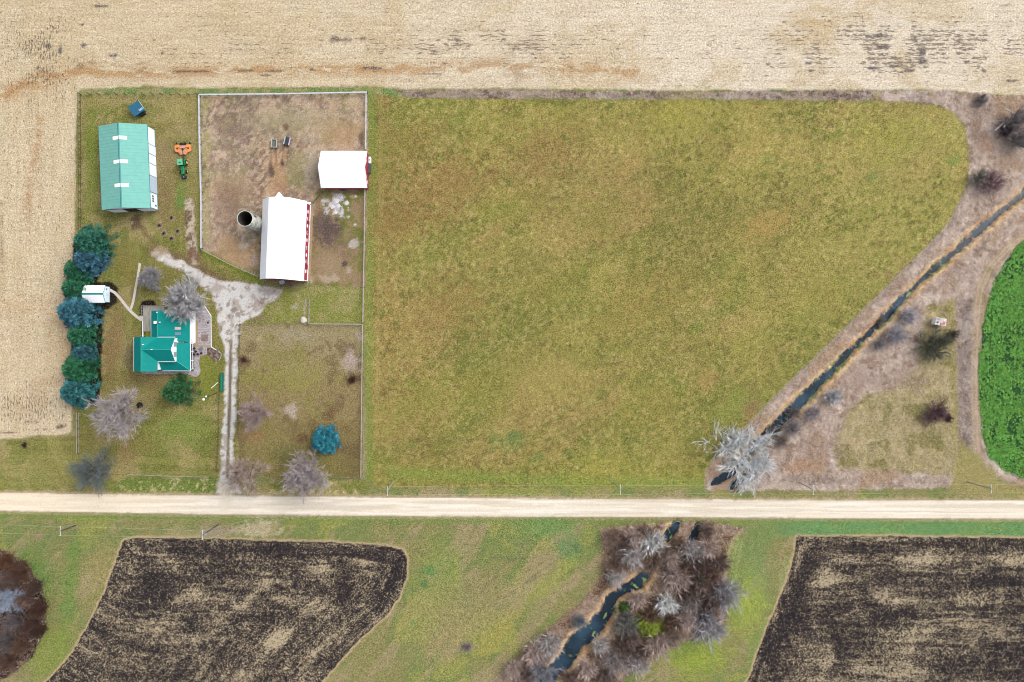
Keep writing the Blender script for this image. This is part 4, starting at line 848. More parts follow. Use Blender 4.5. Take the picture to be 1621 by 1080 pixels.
# ------------------------------------------------------------------ tractor and mower
tx, ty = P(292, 266); TR = thing('tractor', 'green tractor with a cab parked in front of the orange mower', 'tractor', (tx, ty, 0), R_(4))
M_GRN = mat('green_paint', A(20, 140, 84), .35, .06); M_GRNL = mat('pale_green_cab_roof', A(112, 196, 150), .4, .04); M_YEL = mat('yellow_paint', A(232, 214, 110), .4, .05)
MB().box((0, -.9, 1.15), (.75, 2.4, .75)).build('hood', M_GRN, TR, bevel=.12)
MB().box((0, -.2, .75), (.5, 4.0, .4)).build('chassis', M_DARK, TR, bevel=.04)
for sx_ in (-.62, .62):
    for sy_ in (.35, 1.7): MB().box((sx_, sy_, 1.75), (.08, .08, 1.6)).build('cab_pillar', M_GRN, TR)
MB().box((0, 1.02, 1.75), (1.2, 1.3, 1.4)).build('cab_glass', M_GLASS, TR)
c_ = MB().box((0, 1.02, 2.6), (1.5, 1.75, .18)).build('cab_roof', M_GRNL, TR, bevel=.08); MB().box((0, .85, 2.71), (.6, .35, .06)).build('roof_hatch', mat('roof_hatch_green', A(30, 110, 90), .4, .05), c_)
for s in (-1, 1):
    MB().box((s * .82, 1.25, 1.5), (.45, 1.5, .1)).build('fender', M_GRN, TR, bevel=.04)
    wv = MB().tube((s * .72, 1.25, .78), (s * 1.16, 1.25, .78), .78, n=22).build('wheel', M_BLACK, TR, bevel=.06); MB().tube((s * 1.1, 1.25, .78), (s * 1.19, 1.25, .78), .42, n=14).build('rim', M_YEL, wv)
    wv = MB().tube((s * .66, -1.2, .5), (s * 1.0, -1.2, .5), .5, n=18).build('wheel', M_BLACK, TR, bevel=.05); MB().tube((s * .96, -1.2, .5), (s * 1.03, -1.2, .5), .27, n=12).build('rim', M_YEL, wv)
lb = MB()
for s in (-.42, .42): lb.tube((s, .1, 1.3), (s, -1.6, 1.2), .07, n=6); lb.tube((s, -1.6, 1.2), (s, -2.6, .5), .07, n=6)
lb.build('loader_arms', M_GRN, TR); MB().box((0, -2.75, .45), (1.25, .75, .6)).build('front_weight', mat('navy_weight', (.012, .02, .045), .5, .1), TR, bevel=.08); MB().sphere((0, -2.8, .8), .12).build('headlight', M_TRIMW, TR)
MB().tube((.2, -1.2, 1.5), (.2, -1.2, 2.3), .05, n=8).build('exhaust', M_DARK, TR)
mx_, my_ = P(289.8, 236.5, .5); MW = thing('mower', 'orange winged rotary mower hitched behind the green tractor', 'mower', (mx_, my_, 0), R_(2))
M_ORG = mat('orange_paint', A(246, 160, 84), .45, .1, 2.5, col2=A(226, 140, 96)); M_ORG2 = mat('pale_orange_deck', A(222, 160, 130), .5, .12, 2.5)
MB().prism([(-.85, 1.1), (.85, 1.1), (.85, -.4), (.5, -1.5), (-.5, -1.5), (-.85, -.4)], .35, .6).build('centre_deck', M_ORG2, MW, bevel=.03)
for s in (-1, 1):
    pl = [(s * .92, 1.3), (s * 1.9, 1.35), (s * 2.35, 1.0), (s * 2.35, -.35), (s * 2.0, -.75), (s * 1.4, -.8), (s * .7, -1.7), (s * .55, -1.5), (s * .92, -.3)]
    wg = MB().prism(pl if s > 0 else pl[::-1], .35, .64).build('wing_deck', M_ORG, MW, bevel=.04)
    MB().tube((s * 1.55, .25, .64), (s * 1.55, .25, .82), .22, n=12).build('gearbox', M_DARK, wg)
    MB().tube((s * 1.3, .5, .8), (s * .2, .0, .85), .05, n=6).build('drive_shaft', M_DARK, wg)
    MB().tube((s * 1.78, 1.75, .3), (s * 2.0, 1.75, .3), .3, n=14).build('wheel', M_BLACK, MW); MB().box((s * 1.85, 1.5, .5), (.12, .6, .1)).build('wheel_arm', M_DARK, MW)
    for o_ in (.35, .72): MB().tube((s * o_ - .1, 1.6, .36), (s * o_ + .1, 1.6, .36), .36, n=14).build('wheel', M_BLACK, MW)
MB().box((0, 1.35, .6), (1.7, .4, .2)).build('axle', M_DARK, MW); MB().tube((0, 0, .64), (0, 0, .9), .25, n=12).build('gearbox', M_DARK, MW)
MB().box((0, -1.7, .62), (.16, 3.0, .16)).build('drawbar', M_DARK, MW)
# ------------------------------------------------------------------ feed bunks in the paddock
def bunk(label, px, py, rz, closed, fm):
    b0 = thing('feed_bunk', label, 'feeder', (*P(px, py, .7), 0), rz)
    s_ = MB()
    for s in (-1, 1): s_.box((s * .72, 0, .62), (.14, 2.3, .55))
    s_.build('side_board', fm, b0, bevel=.01)
    e_ = MB().box((0, -1.12, .62), (1.4, .12, .5))
    if closed: e_.box((0, 1.12, .62), (.9, .1, .4))
    e_.build('end_board', fm if closed else M_WOODD, b0)
    MB().box((0, 0, .42), (1.28, 2.2, .08)).build('trough_floor', mat('grey_green_trough', A(112, 120, 112), .8, .25, 3) if closed else mat('dark_trough', A(58, 68, 72), .7, .35, 3), b0)
    sk = MB()
    for s in (-1, 1): sk.box((s * .62, 0, .1), (.16, 2.7, .2)); sk.box((s * .62, -.9, .28), (.12, .12, .3)); sk.box((s * .62, .9, .28), (.12, .12, .3))
    sk.build('skid', M_WOODD, b0)
    return b0
bunk('western feed bunk in the dirt paddock, pale rim on all sides', 433.6, 227, R_(-4), True, mat('pale_rim', A(196, 196, 184), .7, .12))
bunk('eastern feed bunk in the dirt paddock, with only two pale long sides', 454.2, 223.2, R_(-13), False, mat('white_rim', A(206, 206, 222), .7, .08))
# ------------------------------------------------------------------ fences
def along(pts, sp):
    out = []; w = [Vector(P(*p)) for p in pts]
    for a, c in zip(w[:-1], w[1:]):
        n = max(1, round((c - a).length / sp))
        for i in range(n): out.append(a + (c - a) * i / n)
    out.append(w[-1]); return out, w
def fence(label, pts, h, sp, rails, pm, rm, psize=.14, cap=None, name='fence', group=None):
    ps, w = along(pts, sp); o = w[0]
    root = thing(name, label, 'fence', (o.x, o.y, 0), group=group)
    me = None
    for p in ps:
        z = float(gz(p.x, p.y)) if 100 < 0 else 0.0
        if me is None:
            q = MB().box((0, 0, h / 2 - .1), (psize, psize, h + .25)).build('post', pm, root, loc=(p.x - o.x, p.y - o.y, 0)); me = q
        else:
            q = me.copy(); COL.link(q); q.parent = root; q.location = (p.x - o.x, p.y - o.y, 0); q.scale = (1, 1, random.Random(p.x).uniform(.95, 1.08))
    for (z, hh, th) in rails:
        r_ = MB()
        for a, c in zip(w[:-1], w[1:]):
            d = c - a; r_.box((((a + c) / 2).x - o.x, ((a + c) / 2).y - o.y, z), (d.length + .02, th, hh), rz=math.atan2(d.y, d.x))
        r_.build('rail', rm, root)
    return root
M_PALE = mat('weathered_white_board', A(206, 208, 216), .7, .15, 1.0)
M_FW = mat('weathered_fence_timber', A(96, 84, 70), .9, .25, 2)
M_WIRE = mat('fence_wire', A(132, 128, 120), .6, .2, 2)
M_FWH = mat('grey_white_fence', A(176, 172, 164), .8, .2, 1.4)
fence('dark post and rail fence along the stubble on the west side of the shed lawn', [(127.6, 149.5), (128.2, 250), (128.6, 372)], 1.35, 2.35, [(1.3, .12, .08), (.15, .10, .08)], M_FW, M_FW)
fence('dark post fence along the north edge of the shed lawn', [(129.5, 150.5), (314, 151)], 1.9, 2.5, [(.75, .05, .05)], M_FW, M_FW)
fence('pale capped board fence on the north side of the dirt paddock', [(318, 152.4), (450, 151.2), (582, 148.6)], 1.3, 2.6, [(1.36, .07, .34), (.7, .16, .05)], M_FW, M_PALE)
fence('pale capped board fence on the west side of the dirt paddock', [(318, 153.2), (319, 230), (321.5, 320), (321.5, 394)], 1.3, 2.6, [(1.36, .07, .36), (.7, .16, .05)], M_FW, M_PALE)
fence('pale board fence between the dirt paddock and the hay field, north of the small barn', [(581, 149.6), (580.5, 239)], 1.3, 2.6, [(1.36, .07, .26), (.7, .16, .05)], M_FW, M_PALE)
fence('long grey rail fence beside the hay field, running south from the small barn', [(579.2, 300.5), (577.8, 400), (575.8, 511)], 1.3, 2.6, [(1.32, .07, .22), (.7, .14, .05)], M_FW, M_FWH)
fence('grey rail fence on the east side of the small grass lot', [(575.4, 513), (573.6, 640), (572.5, 755)], 1.25, 2.7, [(1.25, .06, .17), (.65, .1, .05)], M_FW, M_FWH)
fence('slanting pale rail fence from the paddock corner to the big barn', [(322, 396), (366, 419), (411, 438.5)], 1.2, 2.8, [(1.25, .07, .16), (.65, .12, .05)], M_FW, M_FWH)
fence('dark wire fence on the north side of the small grass lot, west half', [(381.5, 513), (488, 513)], 1.2, 3.0, [(1.15, .05, .06), (.6, .04, .04)], M_FW, M_FW)
fence('pale rail fence on the north side of the small grass lot, east half', [(490, 513), (574, 513.6)], 1.2, 3.0, [(1.22, .06, .2), (.6, .1, .05)], M_FW, M_FWH)
fence('dark wire fence on the west side of the small grass lot beside the driveway', [(381, 514), (379.5, 600), (378, 690)], 1.2, 3.0, [(1.15, .05, .06), (.6, .04, .04)], M_FW, M_FW)
fence('dark fence on the south side of the small grass lot, near the grey crowned tree', [(572, 756), (525, 757.5)], 1.2, 3.0, [(1.15, .06, .08), (.6, .05, .04)], M_FW, M_FW)
fence('short double rail fence running north from the boulder at the lot corner', [(490.5, 511.5), (491.5, 473)], 1.2, 2.3, [(1.2, .06, .12), (.6, .1, .05)], M_FW, M_FWH)
fence('low dark fence with pale top rail between the south lawn and the road', [(205, 750), (260, 752.5), (334, 754.5)], 1.2, 2.2, [(1.22, .06, .09), (.6, .1, .05)], M_FW, M_FWH)
fence('dark rail fence between the south lawn and the driveway', [(348.5, 624), (347.5, 690), (345, 745)], 1.2, 2.6, [(1.15, .08, .08), (.6, .08, .05)], M_FW, M_FW)
fence('pale rail fence at the stubble corner, south of the evergreen row', [(125, 652), (125.5, 718)], 1.2, 2.4, [(1.2, .06, .12), (.25, .1, .06)], M_FW, M_FWH)
fence('slanting dark fence between the big barn and the small barn', [(497, 322), (512, 305)], 1.3, 1.6, [(1.2, .1, .06), (.6, .1, .06)], M_FW, mat('brown_board', A(112, 92, 78), .9, .2))
# ------------------------------------------------------------------ walks, gravel beds and garden bits (laid as thin slabs on the lawn)
def flat(name, polypx, z, th, m, kind='structure'):
    o = MB().prism([P(*p) for p in reversed(polypx)], z - th, z).build(name, m)
    return tag(o, kind=kind)
def ribbon(name, pts, w, z, m):
    V = []
    for i, p in enumerate(pts):
        a = Vector(P(*pts[max(i - 1, 0)])); c = Vector(P(*pts[min(i + 1, len(pts) - 1)])); d = (c - a).normalized(); q = Vector(P(*p)); n = Vector((-d.y, d.x)) * (w * SC / 2)
        V += [(*(q + n), z), (*(q - n), z), (*(q + n), z - .3), (*(q - n), z - .3)]
    F = []
    for i in range(len(pts) - 1):
        b0 = 4 * i; F += [(b0, b0 + 1, b0 + 5, b0 + 4), (b0, b0 + 4, b0 + 6, b0 + 2), (b0 + 1, b0 + 3, b0 + 7, b0 + 5)]
    o = MB().add(V, F).build(name, m); return tag(o, kind='structure')
ribbon('path', [(174, 459), (182, 463.5), (190, 472), (200, 485), (208, 494), (216, 501), (224, 507)], 4.2, .11, M_PATHC)
ribbon('path', [(221.5, 417), (219, 435), (215, 455), (211, 478), (207, 490)], 3.6, .105, M_PATHC)
flat('path', [(221, 500), (231, 500), (231, 508), (222, 508)], .115, .3, M_PATHC)
gvm = mat('pea_gravel', A(186, 178, 180), .95, .28, 3.2, col2=A(150, 140, 144))
flat('gravel_bed', [(306.5, 488), (324, 484), (334, 500), (334.4, 549), (341, 552.5), (330, 560), (317, 564.4), (315, 575), (317.5, 588), (314, 596), (307, 596.5), (298, 592.5), (228, 592.5), (224, 590), (235, 587), (306.5, 587)], .12, .4, gvm)
flat('path', [(308.4, 508), (313.6, 508), (314, 546), (333, 546.5), (333, 549.5), (308, 549.5)], .128, .3, mat('tan_paving', A(172, 152, 122), .9, .15, 2))
flat('flower_bed', [(328, 551), (336, 550), (347, 555), (350.5, 561), (347, 570), (341, 571.5), (335, 566), (328, 560)], .14, .4, mat('dark_bed_soil', A(92, 76, 70), .95, .35, 2.5, col2=A(150, 132, 124)))
edge = thing('garden_edging', 'thin white edging round the gravel bed east of the farmhouse', 'edging', (*P(334, 520), 0)); Oe = P(334, 520)
e_ = MB(); ep = [(324, 484), (334.4, 500), (334.8, 549.5), (343.5, 554.5)]
for a, c in zip(ep[:-1], ep[1:]): e_.tube((*P(*a), .17), (*P(*c), .17), .09, n=6)
e_.build('kerb', M_TRIMW, edge, org=Oe)
e_ = MB(); ep = [(346, 555.5), (350.5, 560), (350, 566), (346.5, 571)]
for a, c in zip(ep[:-1], ep[1:]): e_.tube((*P(*a), .17), (*P(*c), .17), .08, n=6)
e_.build('bed_kerb', M_PATHC, edge, org=Oe)
potm = mat('dark_pot', (.03, .02, .02), .8, .2); potp = mat('dark_dry_plants', A(60, 34, 34), .9, .5, 8)
pot0 = None
for (px, py, lab_) in [(309, 551.6, 'dark planter pot nearest the paving east of the porch'), (311.2, 556.4, 'dark planter pot in the middle of the patio group'), (308.8, 561, 'dark planter pot closest to the porch and furthest south'), (314.2, 560.8, 'dark planter pot second from the west in the southern row'), (320, 559.3, 'reddish dark planter pot nearest the flower bed')]:
    if pot0 is None:
        pot0 = thing('planter', lab_, 'planter', (*P(px, py), .12), 0, 'planter pots on the patio gravel')
        MB().tube((0, 0, 0), (0, 0, .45), .22, .34, n=14).build('pot', potm, pot0); q = MB().sphere((0, 0, .5), .32, 10, .6); q.build('dry_plants', potp, pot0)
    else: dup(pot0, (*P(px, py), .12), label=lab_)
fs_ = thing('patio_chairs', 'folding metal patio table among the pots on the gravel', 'table', (*P(320.5, 552), .12))
b_ = MB().tube((0, 0, .68), (0, 0, .72), .55, n=20); b_.build('table_top', mat('speckled_grey', A(120, 124, 134), .5, .4, 8), fs_)
b_ = MB()
for k in range(3): a = k * 2.1; b_.tube((.4 * math.cos(a), .4 * math.sin(a), 0), (0, 0, .66), .03, n=5)
b_.build('table_legs', M_DARK, fs_)
fs_.name = 'patio_table'
rk0 = None; rnd = random.Random(5)
def rock(name, label, cat, px, py, r, m, z=.0, group=None, flatn=.55):
    vs = []; fs = []; q = MB().sphere((0, 0, 0), r, 9, flatn); rr = random.Random(int(px * 7 + py)); q.v = [(x * rr.uniform(.75, 1.2), y * rr.uniform(.75, 1.2), zz * rr.uniform(.8, 1.1)) for x, y, zz in q.v]
    top = q.v[0]; q.v[:9] = [top] * 9; bo = q.v[-1]; q.v[-9:] = [bo] * 9
    o = q.build(name, m, loc=(*P(px, py), z)); return tag(o, label, cat, group)
rock('boulder', 'pale boulder at the corner of the small grass lot fence', 'boulder', 481, 507, 1.0, M_PATHC, .2)
rock('stone', 'dark stone on the gravel bed east of the farmhouse', 'stone', 329.8, 511, .3, M_DARK, .2)
mt = MB()
for i in range(4):
    for j in range(4): mt.box((-.75 + i * .5, -.75 + j * .5, .0), (.42, .42, .1))
pav = mt.build('stepping_stones', mat('pink_brown_paver', A(150, 124, 116), .9, .35, 3), loc=(*P(324.5, 535), .17)); tag(pav, 'square of pinkish paving stones on the gravel bed', 'paving')
slabm = mat('broken_concrete', A(222, 218, 220), .9, .12, 1.5)
for k, (px, py, r, lb_) in enumerate([(532, 318, 1.2, 'large white concrete slab at the north of the rubble by the barns'), (536, 326, .9, 'white rubble slab just south of the largest one'), (526, 327, 1.0, 'western white rubble slab beside the dark manure patch'), (531, 336, .8, 'white rubble slab touching the dark manure patch'), (549, 321, .9, 'single round white slab east of the rubble'), (541, 312, .5, 'small white stone nearest the small barn'), (563, 311, .5, 'cream coloured stone south of the small barn'), (563, 356, .35, 'lone white stone by the hay field fence')]):
    o = rock('concrete_slab', lb_, 'rubble', px, py, r * .75, slabm, -.02, 'broken concrete rubble by the barns', .16)
# white leaning plank etc.
pl = MB().box((0, 0, .08), (2.6, .16, .06)).build('plank', M_TRIMW, loc=(*P(340, 610), .05), rz=R_(40)); tag(pl, 'white plank lying on the lawn near the yard light', 'plank')
# teal trough by the driveway
tf = thing('trough', 'long narrow teal trough at the north end of the driveway fence', 'trough', (*P(350.6, 605.5, .8), 0), R_(-1))
MB().box((0, 0, .45), (.8, 4.9, .12)).build('trough_floor', mat('teal_plastic', A(40, 138, 108), .5, .08), tf)
b_ = MB()
for s in (-1, 1): b_.box((s * .42, 0, .6), (.08, 5.0, .4)); b_.box((0, s * 2.5, .6), (.84, .08, .4))
b_.build('trough_side', mat('dark_teal_plastic', A(28, 112, 96), .5, .08), tf)
b_ = MB()
for s in (-1, 1):
    for u in (-1, 1): b_.box((s * .3, u * 2.0, .2), (.1, .1, .42))
b_.build('leg', M_DARK, tf)
wl = MB()
p, q = P(226.8, 508), P(226.8, 533); wl.box(((p[0] + q[0]) / 2, (p[1] + q[1]) / 2, .2), (.16, abs(p[1] - q[1]), .5))
tag(wl.build('low_wall', M_TRIMW), 'thin white low wall running south from the deck to the house', 'wall')
# ------------------------------------------------------------------ fire rings in the lawn
ring0 = None
for (px, py, lb_) in [(272, 345, 'northernmost mulched sapling circle on the shed lawn, the palest'), (253, 357, 'western sapling circle on the shed lawn'), (260, 369.5, 'dark sapling circle between the western and southern ones'), (281.5, 366, 'eastern sapling circle nearest the gravel strip'), (272, 377.5, 'southernmost dark sapling circle on the shed lawn')]:
    if ring0 is None:
        ring0 = thing('sapling', lb_, 'sapling', (*P(px, py), 0), 0, 'young shrubs in mulch circles'); q = MB()
        rr = random.Random(3)
        for k in range(70):
            a = rr.uniform(0, 6.28); e = rr.uniform(.4, 1.4); L_ = rr.uniform(.3, .75); q.tube((0, 0, .02), (L_ * math.cos(a) * math.cos(e), L_ * math.sin(a) * math.cos(e), L_ * math.sin(e)), .035, .012, n=3, caps=False)
        q.build('stems', mat('dark_stems', A(74, 56, 58), .9, .3), ring0)
        q = MB().tube((0, 0, 0), (0, 0, .07), .62, .5, n=14).build('mulch', mat('grey_mulch', A(126, 108, 98), .95, .3, 4), ring0)
    else: dup(ring0, (*P(px, py), 0), rz=px, label=lb_)
# ------------------------------------------------------------------ utility poles, wires
M_POLE = mat('dark_pole', A(74, 66, 66), .9, .2, 2); M_ARM = mat('grey_crossarm', A(196, 204, 206), .6, .1)
def pole(label, bx, by, H_, tx, ty, arm, pm, extra=None):
    b = Vector(P(bx, by)); tp = Vector(P(tx, ty, H_)); root = thing('utility_pole', label, 'utility pole', (b.x, b.y, 0), 0, 'utility poles along the road')
    MB().tube((0, 0, -.2), (tp.x - b.x, tp.y - b.y, H_), .17, .12, n=10).build('pole', pm, root)
    MB().box((tp.x - b.x, tp.y - b.y, H_ - .25), (.14, arm, .14)).build('crossarm', M_ARM, root)
    for s in (-1, 0, 1): MB().tube((tp.x - b.x, tp.y - b.y + s * arm * .46, H_ - .18), (tp.x - b.x, tp.y - b.y + s * arm * .46, H_ + .06), .07, .05, n=8).build('insulator', M_TRIMW, root)
    if extra: MB().tube((tp.x - b.x + .35, tp.y - b.y, H_ - 1.6), (tp.x - b.x + .35, tp.y - b.y, H_ - .6), .24, n=12).build('transformer', M_GALV, root)
    return (tp.x, tp.y, H_)
M_POLEL = mat('silvery_pole', A(158, 160, 152), .8, .15, 2)
s1 = pole('leaning dark utility pole on the grass west of the ploughed field', 119.5, 832, 7.0, 94.8, 841, 2.6, M_POLE)
s2 = pole('dark utility pole at the north edge of the western ploughed field', 344.8, 831, 8.0, 320, 847.5, 2.6, M_POLE, 1)
n1 = pole('silvery utility pole at the south west corner of the hay field', 623.5, 761.5, 10, 613, 777.5, 2.6, M_POLEL)
n2 = pole('silvery utility pole on the verge at the middle of the hay field', 972.5, 764, 10, 982.5, 776, 2.7, M_POLEL)
n3 = pole('silvery utility pole in the dead grass east of the ditch', 1266, 764, 10, 1288, 776, 2.7, M_POLEL)
n4 = pole('silvery utility pole nearest the green crop field', 1531, 763, 10, 1570, 774, 2.2, M_POLEL)
wm = mat('wire_metal', A(196, 196, 176), .5, .05)
def wire(label, a, c, r=.02, sag=.8, off=0):
    pts = []
    for i in range(15):
        f = i / 14; pts.append((a[0] + (c[0] - a[0]) * f, a[1] + (c[1] - a[1]) * f + off, a[2] + .08 + (c[2] - a[2]) * f - sag * 4 * f * (1 - f)))
    q = MB()
    for u, v in zip(pts[:-1], pts[1:]): q.tube(u, v, r, n=4, caps=False)
    return tag(q.build('power_line', wm), label, 'wire', 'power lines along the road')
for (la, a, c) in [('from the hay field corner to the middle pole', n1, n2), ('from the middle pole to east of the ditch', n2, n3), ('from the pole east of the ditch to the green crop', n3, n4), ('from the green crop pole past the right edge', n4, (n4[0] + 60, n4[1], 10)), ('between the two dark poles south of the road', s1, s2), ('from the western dark pole past the left edge', s1, (s1[0] - 40, s1[1] + 1, 7)), ('slanting over the road to the hay field corner', s2, n1)]:
    for nm, off in (('outer', -1.15), ('inner', 1.15)):
        wire('thin %s power line %s' % ('southern' if off < 0 else 'northern', la), a, c, off=off)
# yard light
b = Vector(P(342.5, 622)); tp = Vector(P(323, 631, 7.6)); root = thing('yard_light', 'dark yard light pole with white lamps on the lawn beside the driveway', 'lamp post', (b.x, b.y, 0))
q = tp - b
MB().tube((0, 0, -.2), (q.x, q.y, 7.6), .14, .10, n=8).build('pole', M_POLE, root)
MB().box((q.x, q.y, 7.5), (1.3, .12, .12), rz=R_(25)).build('bracket', mat('teal_bracket', A(60, 130, 120), .5, .05), root)
for dx, dy, r_ in ((-.15, -.25, .36), (.55, .55, .25)): MB().sphere((q.x + dx, q.y + dy, 7.55), r_, 12, .7).build('lamp_head', M_TRIMW, root, smooth=True)
wire('thin wire from the yard light toward the farmhouse lawn', (tp.x, tp.y, 7.4), (tp.x - 6, tp.y + .3, 5.5), .02, .1); wire('second thin wire below the yard light wire', (tp.x, tp.y - .3, 7.2), (tp.x - 5, tp.y - .3, 5.5), .02, .1)
# ------------------------------------------------------------------ culvert pipes
CL = ['western steel culvert pipe mouth north of the road', 'eastern steel culvert pipe mouth north of the road, under the white branched tree', 'western steel culvert pipe mouth south of the road', 'eastern steel culvert pipe mouth south of the road']
for (mx, my, ax, ay, ln), lb_ in zip(CULV, CL):
    cx_, cy_ = P(mx, my, -.8); d = Vector((ax, ay)).normalized(); n_ = Vector((-d.y, d.x)); Rr = 1.12; zc = -1.36; N = 28
    vs = []
    back = -7.0
    for rr, zz in ((Rr, 0), (Rr - .07, 0)):
        for i in range(N):
            a = 2 * math.pi * i / N; y_ = rr * math.cos(a); z_ = rr * math.sin(a)
            tt = -z_ * (ln / Rr) * .9
            for s_ in (tt, back):
                vs.append((d.x * s_ + n_.x * y_, d.y * s_ + n_.y * y_, zc + z_))
    fs = []
    for k in (0, 2 * N):
        for i in range(N): j = (i + 1) % N; fs.append((k + 2 * i, k + 2 * j, k + 2 * j + 1, k + 2 * i + 1))
    for i in range(N): j = (i + 1) % N; fs.append((2 * i, 2 * j, 2 * N + 2 * j, 2 * N + 2 * i))
    wq = [(d.x * u + n_.x * v + cx_, d.y * u + n_.y * v + cy_) for u, v in ((-4.5, -1.0), (-4.5, 1.0), (ln + 3.5, 1.3), (ln + 3.5, -1.3))]
    wq = wq if (wq[1][0]-wq[0][0])*(wq[2][1]-wq[0][1])-(wq[1][1]-wq[0][1])*(wq[2][0]-wq[0][0]) > 0 else wq[::-1]
    tag(np_mesh('water', [(*q_, -1.056 - .006 * CULV.index((mx, my, ax, ay, ln))) for q_ in wq], [(0, 1, 2, 3)], WATER_M), kind='structure')
    root = thing('culvert', lb_, 'culvert', (cx_, cy_, 0), 0, 'culverts under the road')
    MB().add(vs, fs).build('pipe', M_PIPE, root, smooth=True)
    rim = MB()
    for i in range(N):
        j = (i + 1) % N; rim.tube(vs[2 * i], vs[2 * j], .06, n=5, caps=False)
    rim.build('rim', mat('pale_rim_steel', A(190, 205, 220), .4, .05), root)
    MB().prism([(d.x * u + n_.x * v, d.y * u + n_.y * v) for u, v in ((-6, -1), (-6, 1), (-5.9, 1), (-5.9, -1))], -2.5, -.3).build('end_plug', M_DARK, root)
# ------------------------------------------------------------------ bare trees
def segs_mesh(name, segs, m, parent, n=3, tint=None):
    """segs rows: p0(3) p1(3) r0 r1"""
    S = np.array(segs); p0, p1, r0, r1 = S[:, :3], S[:, 3:6], S[:, 6:7], S[:, 7:8]
    d = p1 - p0; d /= np.maximum(np.linalg.norm(d, axis=1, keepdims=True), 1e-6)
    up = np.where(np.abs(d[:, 2:3]) < .9, [[0, 0, 1.]], [[1., 0, 0]]); a = np.cross(d, up); a /= np.linalg.norm(a, axis=1, keepdims=True); b = np.cross(d, a)
    V = []
    for p, r in ((p0, r0), (p1, r1)):
        for i in range(n):
            t_ = 2 * math.pi * i / n; V.append(p + (a * math.cos(t_) + b * math.sin(t_)) * r)
    V = np.stack(V, 1); k = len(S); base = (np.arange(k) * 2 * n)[:, None]
    F = np.concatenate([np.concatenate([base + i, base + (i + 1) % n, base + n + (i + 1) % n, base + n + i], 1) for i in range(n)])
    T_ = np.repeat(np.ones(k) if tint is None else np.array(tint), 2 * n)
    return np_mesh(name, V.reshape(-1, 3), F, m, parent, attrs={'tint': ('FLOAT', T_)})
def twig_mesh(name, P0, D, L, w, m, parent, tint):
    P0 = np.array(P0); D = np.array(D); L = np.array(L)[:, None]; w = np.array(w)[:, None]
    rs = np.random.RandomState(1); q = rs.randn(*D.shape); s = np.cross(D, q); s /= np.maximum(np.linalg.norm(s, axis=1, keepdims=True), 1e-6)
    V = np.stack([P0 - s * w, P0 + s * w, P0 + D * L], 1); k = len(P0)
    return np_mesh(name, V.reshape(-1, 3), np.arange(3 * k).reshape(k, 3), m, parent, attrs={'tint': ('FLOAT', np.repeat(tint, 3))})
M_TREE = mat_tree('bark'); 
def rnd_dir(rs, d, spread):
    v = d + rs.randn(3) * spread; return v / np.linalg.norm(v)
def bare_tree(name, label, cat, seed, H, R, limbs=9, trunk_h=.25, tr=.28, lv=2, nsub=6, ntw=9, tl=1.0, tw=.035, up=.9, multi=False, lwid=1.0, ts=.28):
    rs = np.random.RandomState(seed); root = thing(name, label, cat); trunk = []; br = []; TP, TD, TLn, TW, TT = [], [], [], [], []; bt = []
    th = H * trunk_h
    if not multi: trunk.append([0, 0, -.2, rs.randn() * .1, rs.randn() * .1, th, tr, tr * .8])
    def grow(p, d, L, r, l):
        n = 4 if l < 2 else 3; q = p; pts = [p]
        for i in range(n):
            d = rnd_dir(rs, d + np.array([0, 0, .10 * (1 - l * .3)]), .13 + .05 * l); q2 = q + d * L / n
            ra, rb = r * (1 - i / n * .6), r * (1 - (i + 1) / n * .6)
            (trunk if l == 0 else br).append([*q, *q2, ra, rb]); 
            if l: bt.append(1.0)
            q = q2; pts.append((q, d))
        if l >= lv:
            for k in range(ntw):
                f = rs.rand() ** .7 * n; i = min(int(f), n - 1); a0 = pts[i][0] if i else p; a1 = pts[i + 1][0]; pp = a0 + (a1 - a0) * (f - i)
                TP.append(pp); TD.append(rnd_dir(rs, d + np.array([0, 0, .15]), ts)); TLn.append(tl * rs.uniform(.5, 1.3)); TW.append(tw * rs.uniform(.6, 1.3)); TT.append(rs.uniform(.7, 1.3))
            return
        for k in range(nsub):
            f = (.25 + .75 * (k + rs.rand()) / nsub) * n; i = min(int(f), n - 1); a0 = pts[i][0] if i else p; a1 = pts[i + 1][0]; pp = a0 + (a1 - a0) * (f - i)
            grow(pp, rnd_dir(rs, d, .55), L * rs.uniform(.38, .6), r * .45, l + 1)
    for k in range(limbs):
        az = 2 * math.pi * (k + rs.rand() * .8) / limbs; el = rs.uniform(.25, 1.15) if not multi else rs.uniform(.35, 1.3)
        top = H - th if not multi else H
        d = np.array([math.cos(az) * math.cos(el) * R, math.sin(az) * math.cos(el) * R, math.sin(el) * top * up]); L = np.linalg.norm(d) * .72; d /= np.linalg.norm(d)
        z0 = th * rs.uniform(.75, 1.0) if not multi else 0.0
        grow(np.array([rs.randn() * (.05 if not multi else .3), rs.randn() * (.05 if not multi else .3), z0]), d, L, tr * .5 * lwid, 0)
    tk = segs_mesh('trunk' if not multi else 'stems', trunk, M_TREE, root, 5)
    V1 = segs_mesh('crown', br, M_TREE, root, 3, bt)
    TD_ = np.array(TD)
    tm = twig_mesh('crown_twigs', TP, TD_, TLn, TW, M_TREE, V1, np.array(TT))
    tm.parent = V1; KIDS[root.name].append(tm) if False else None
    return root
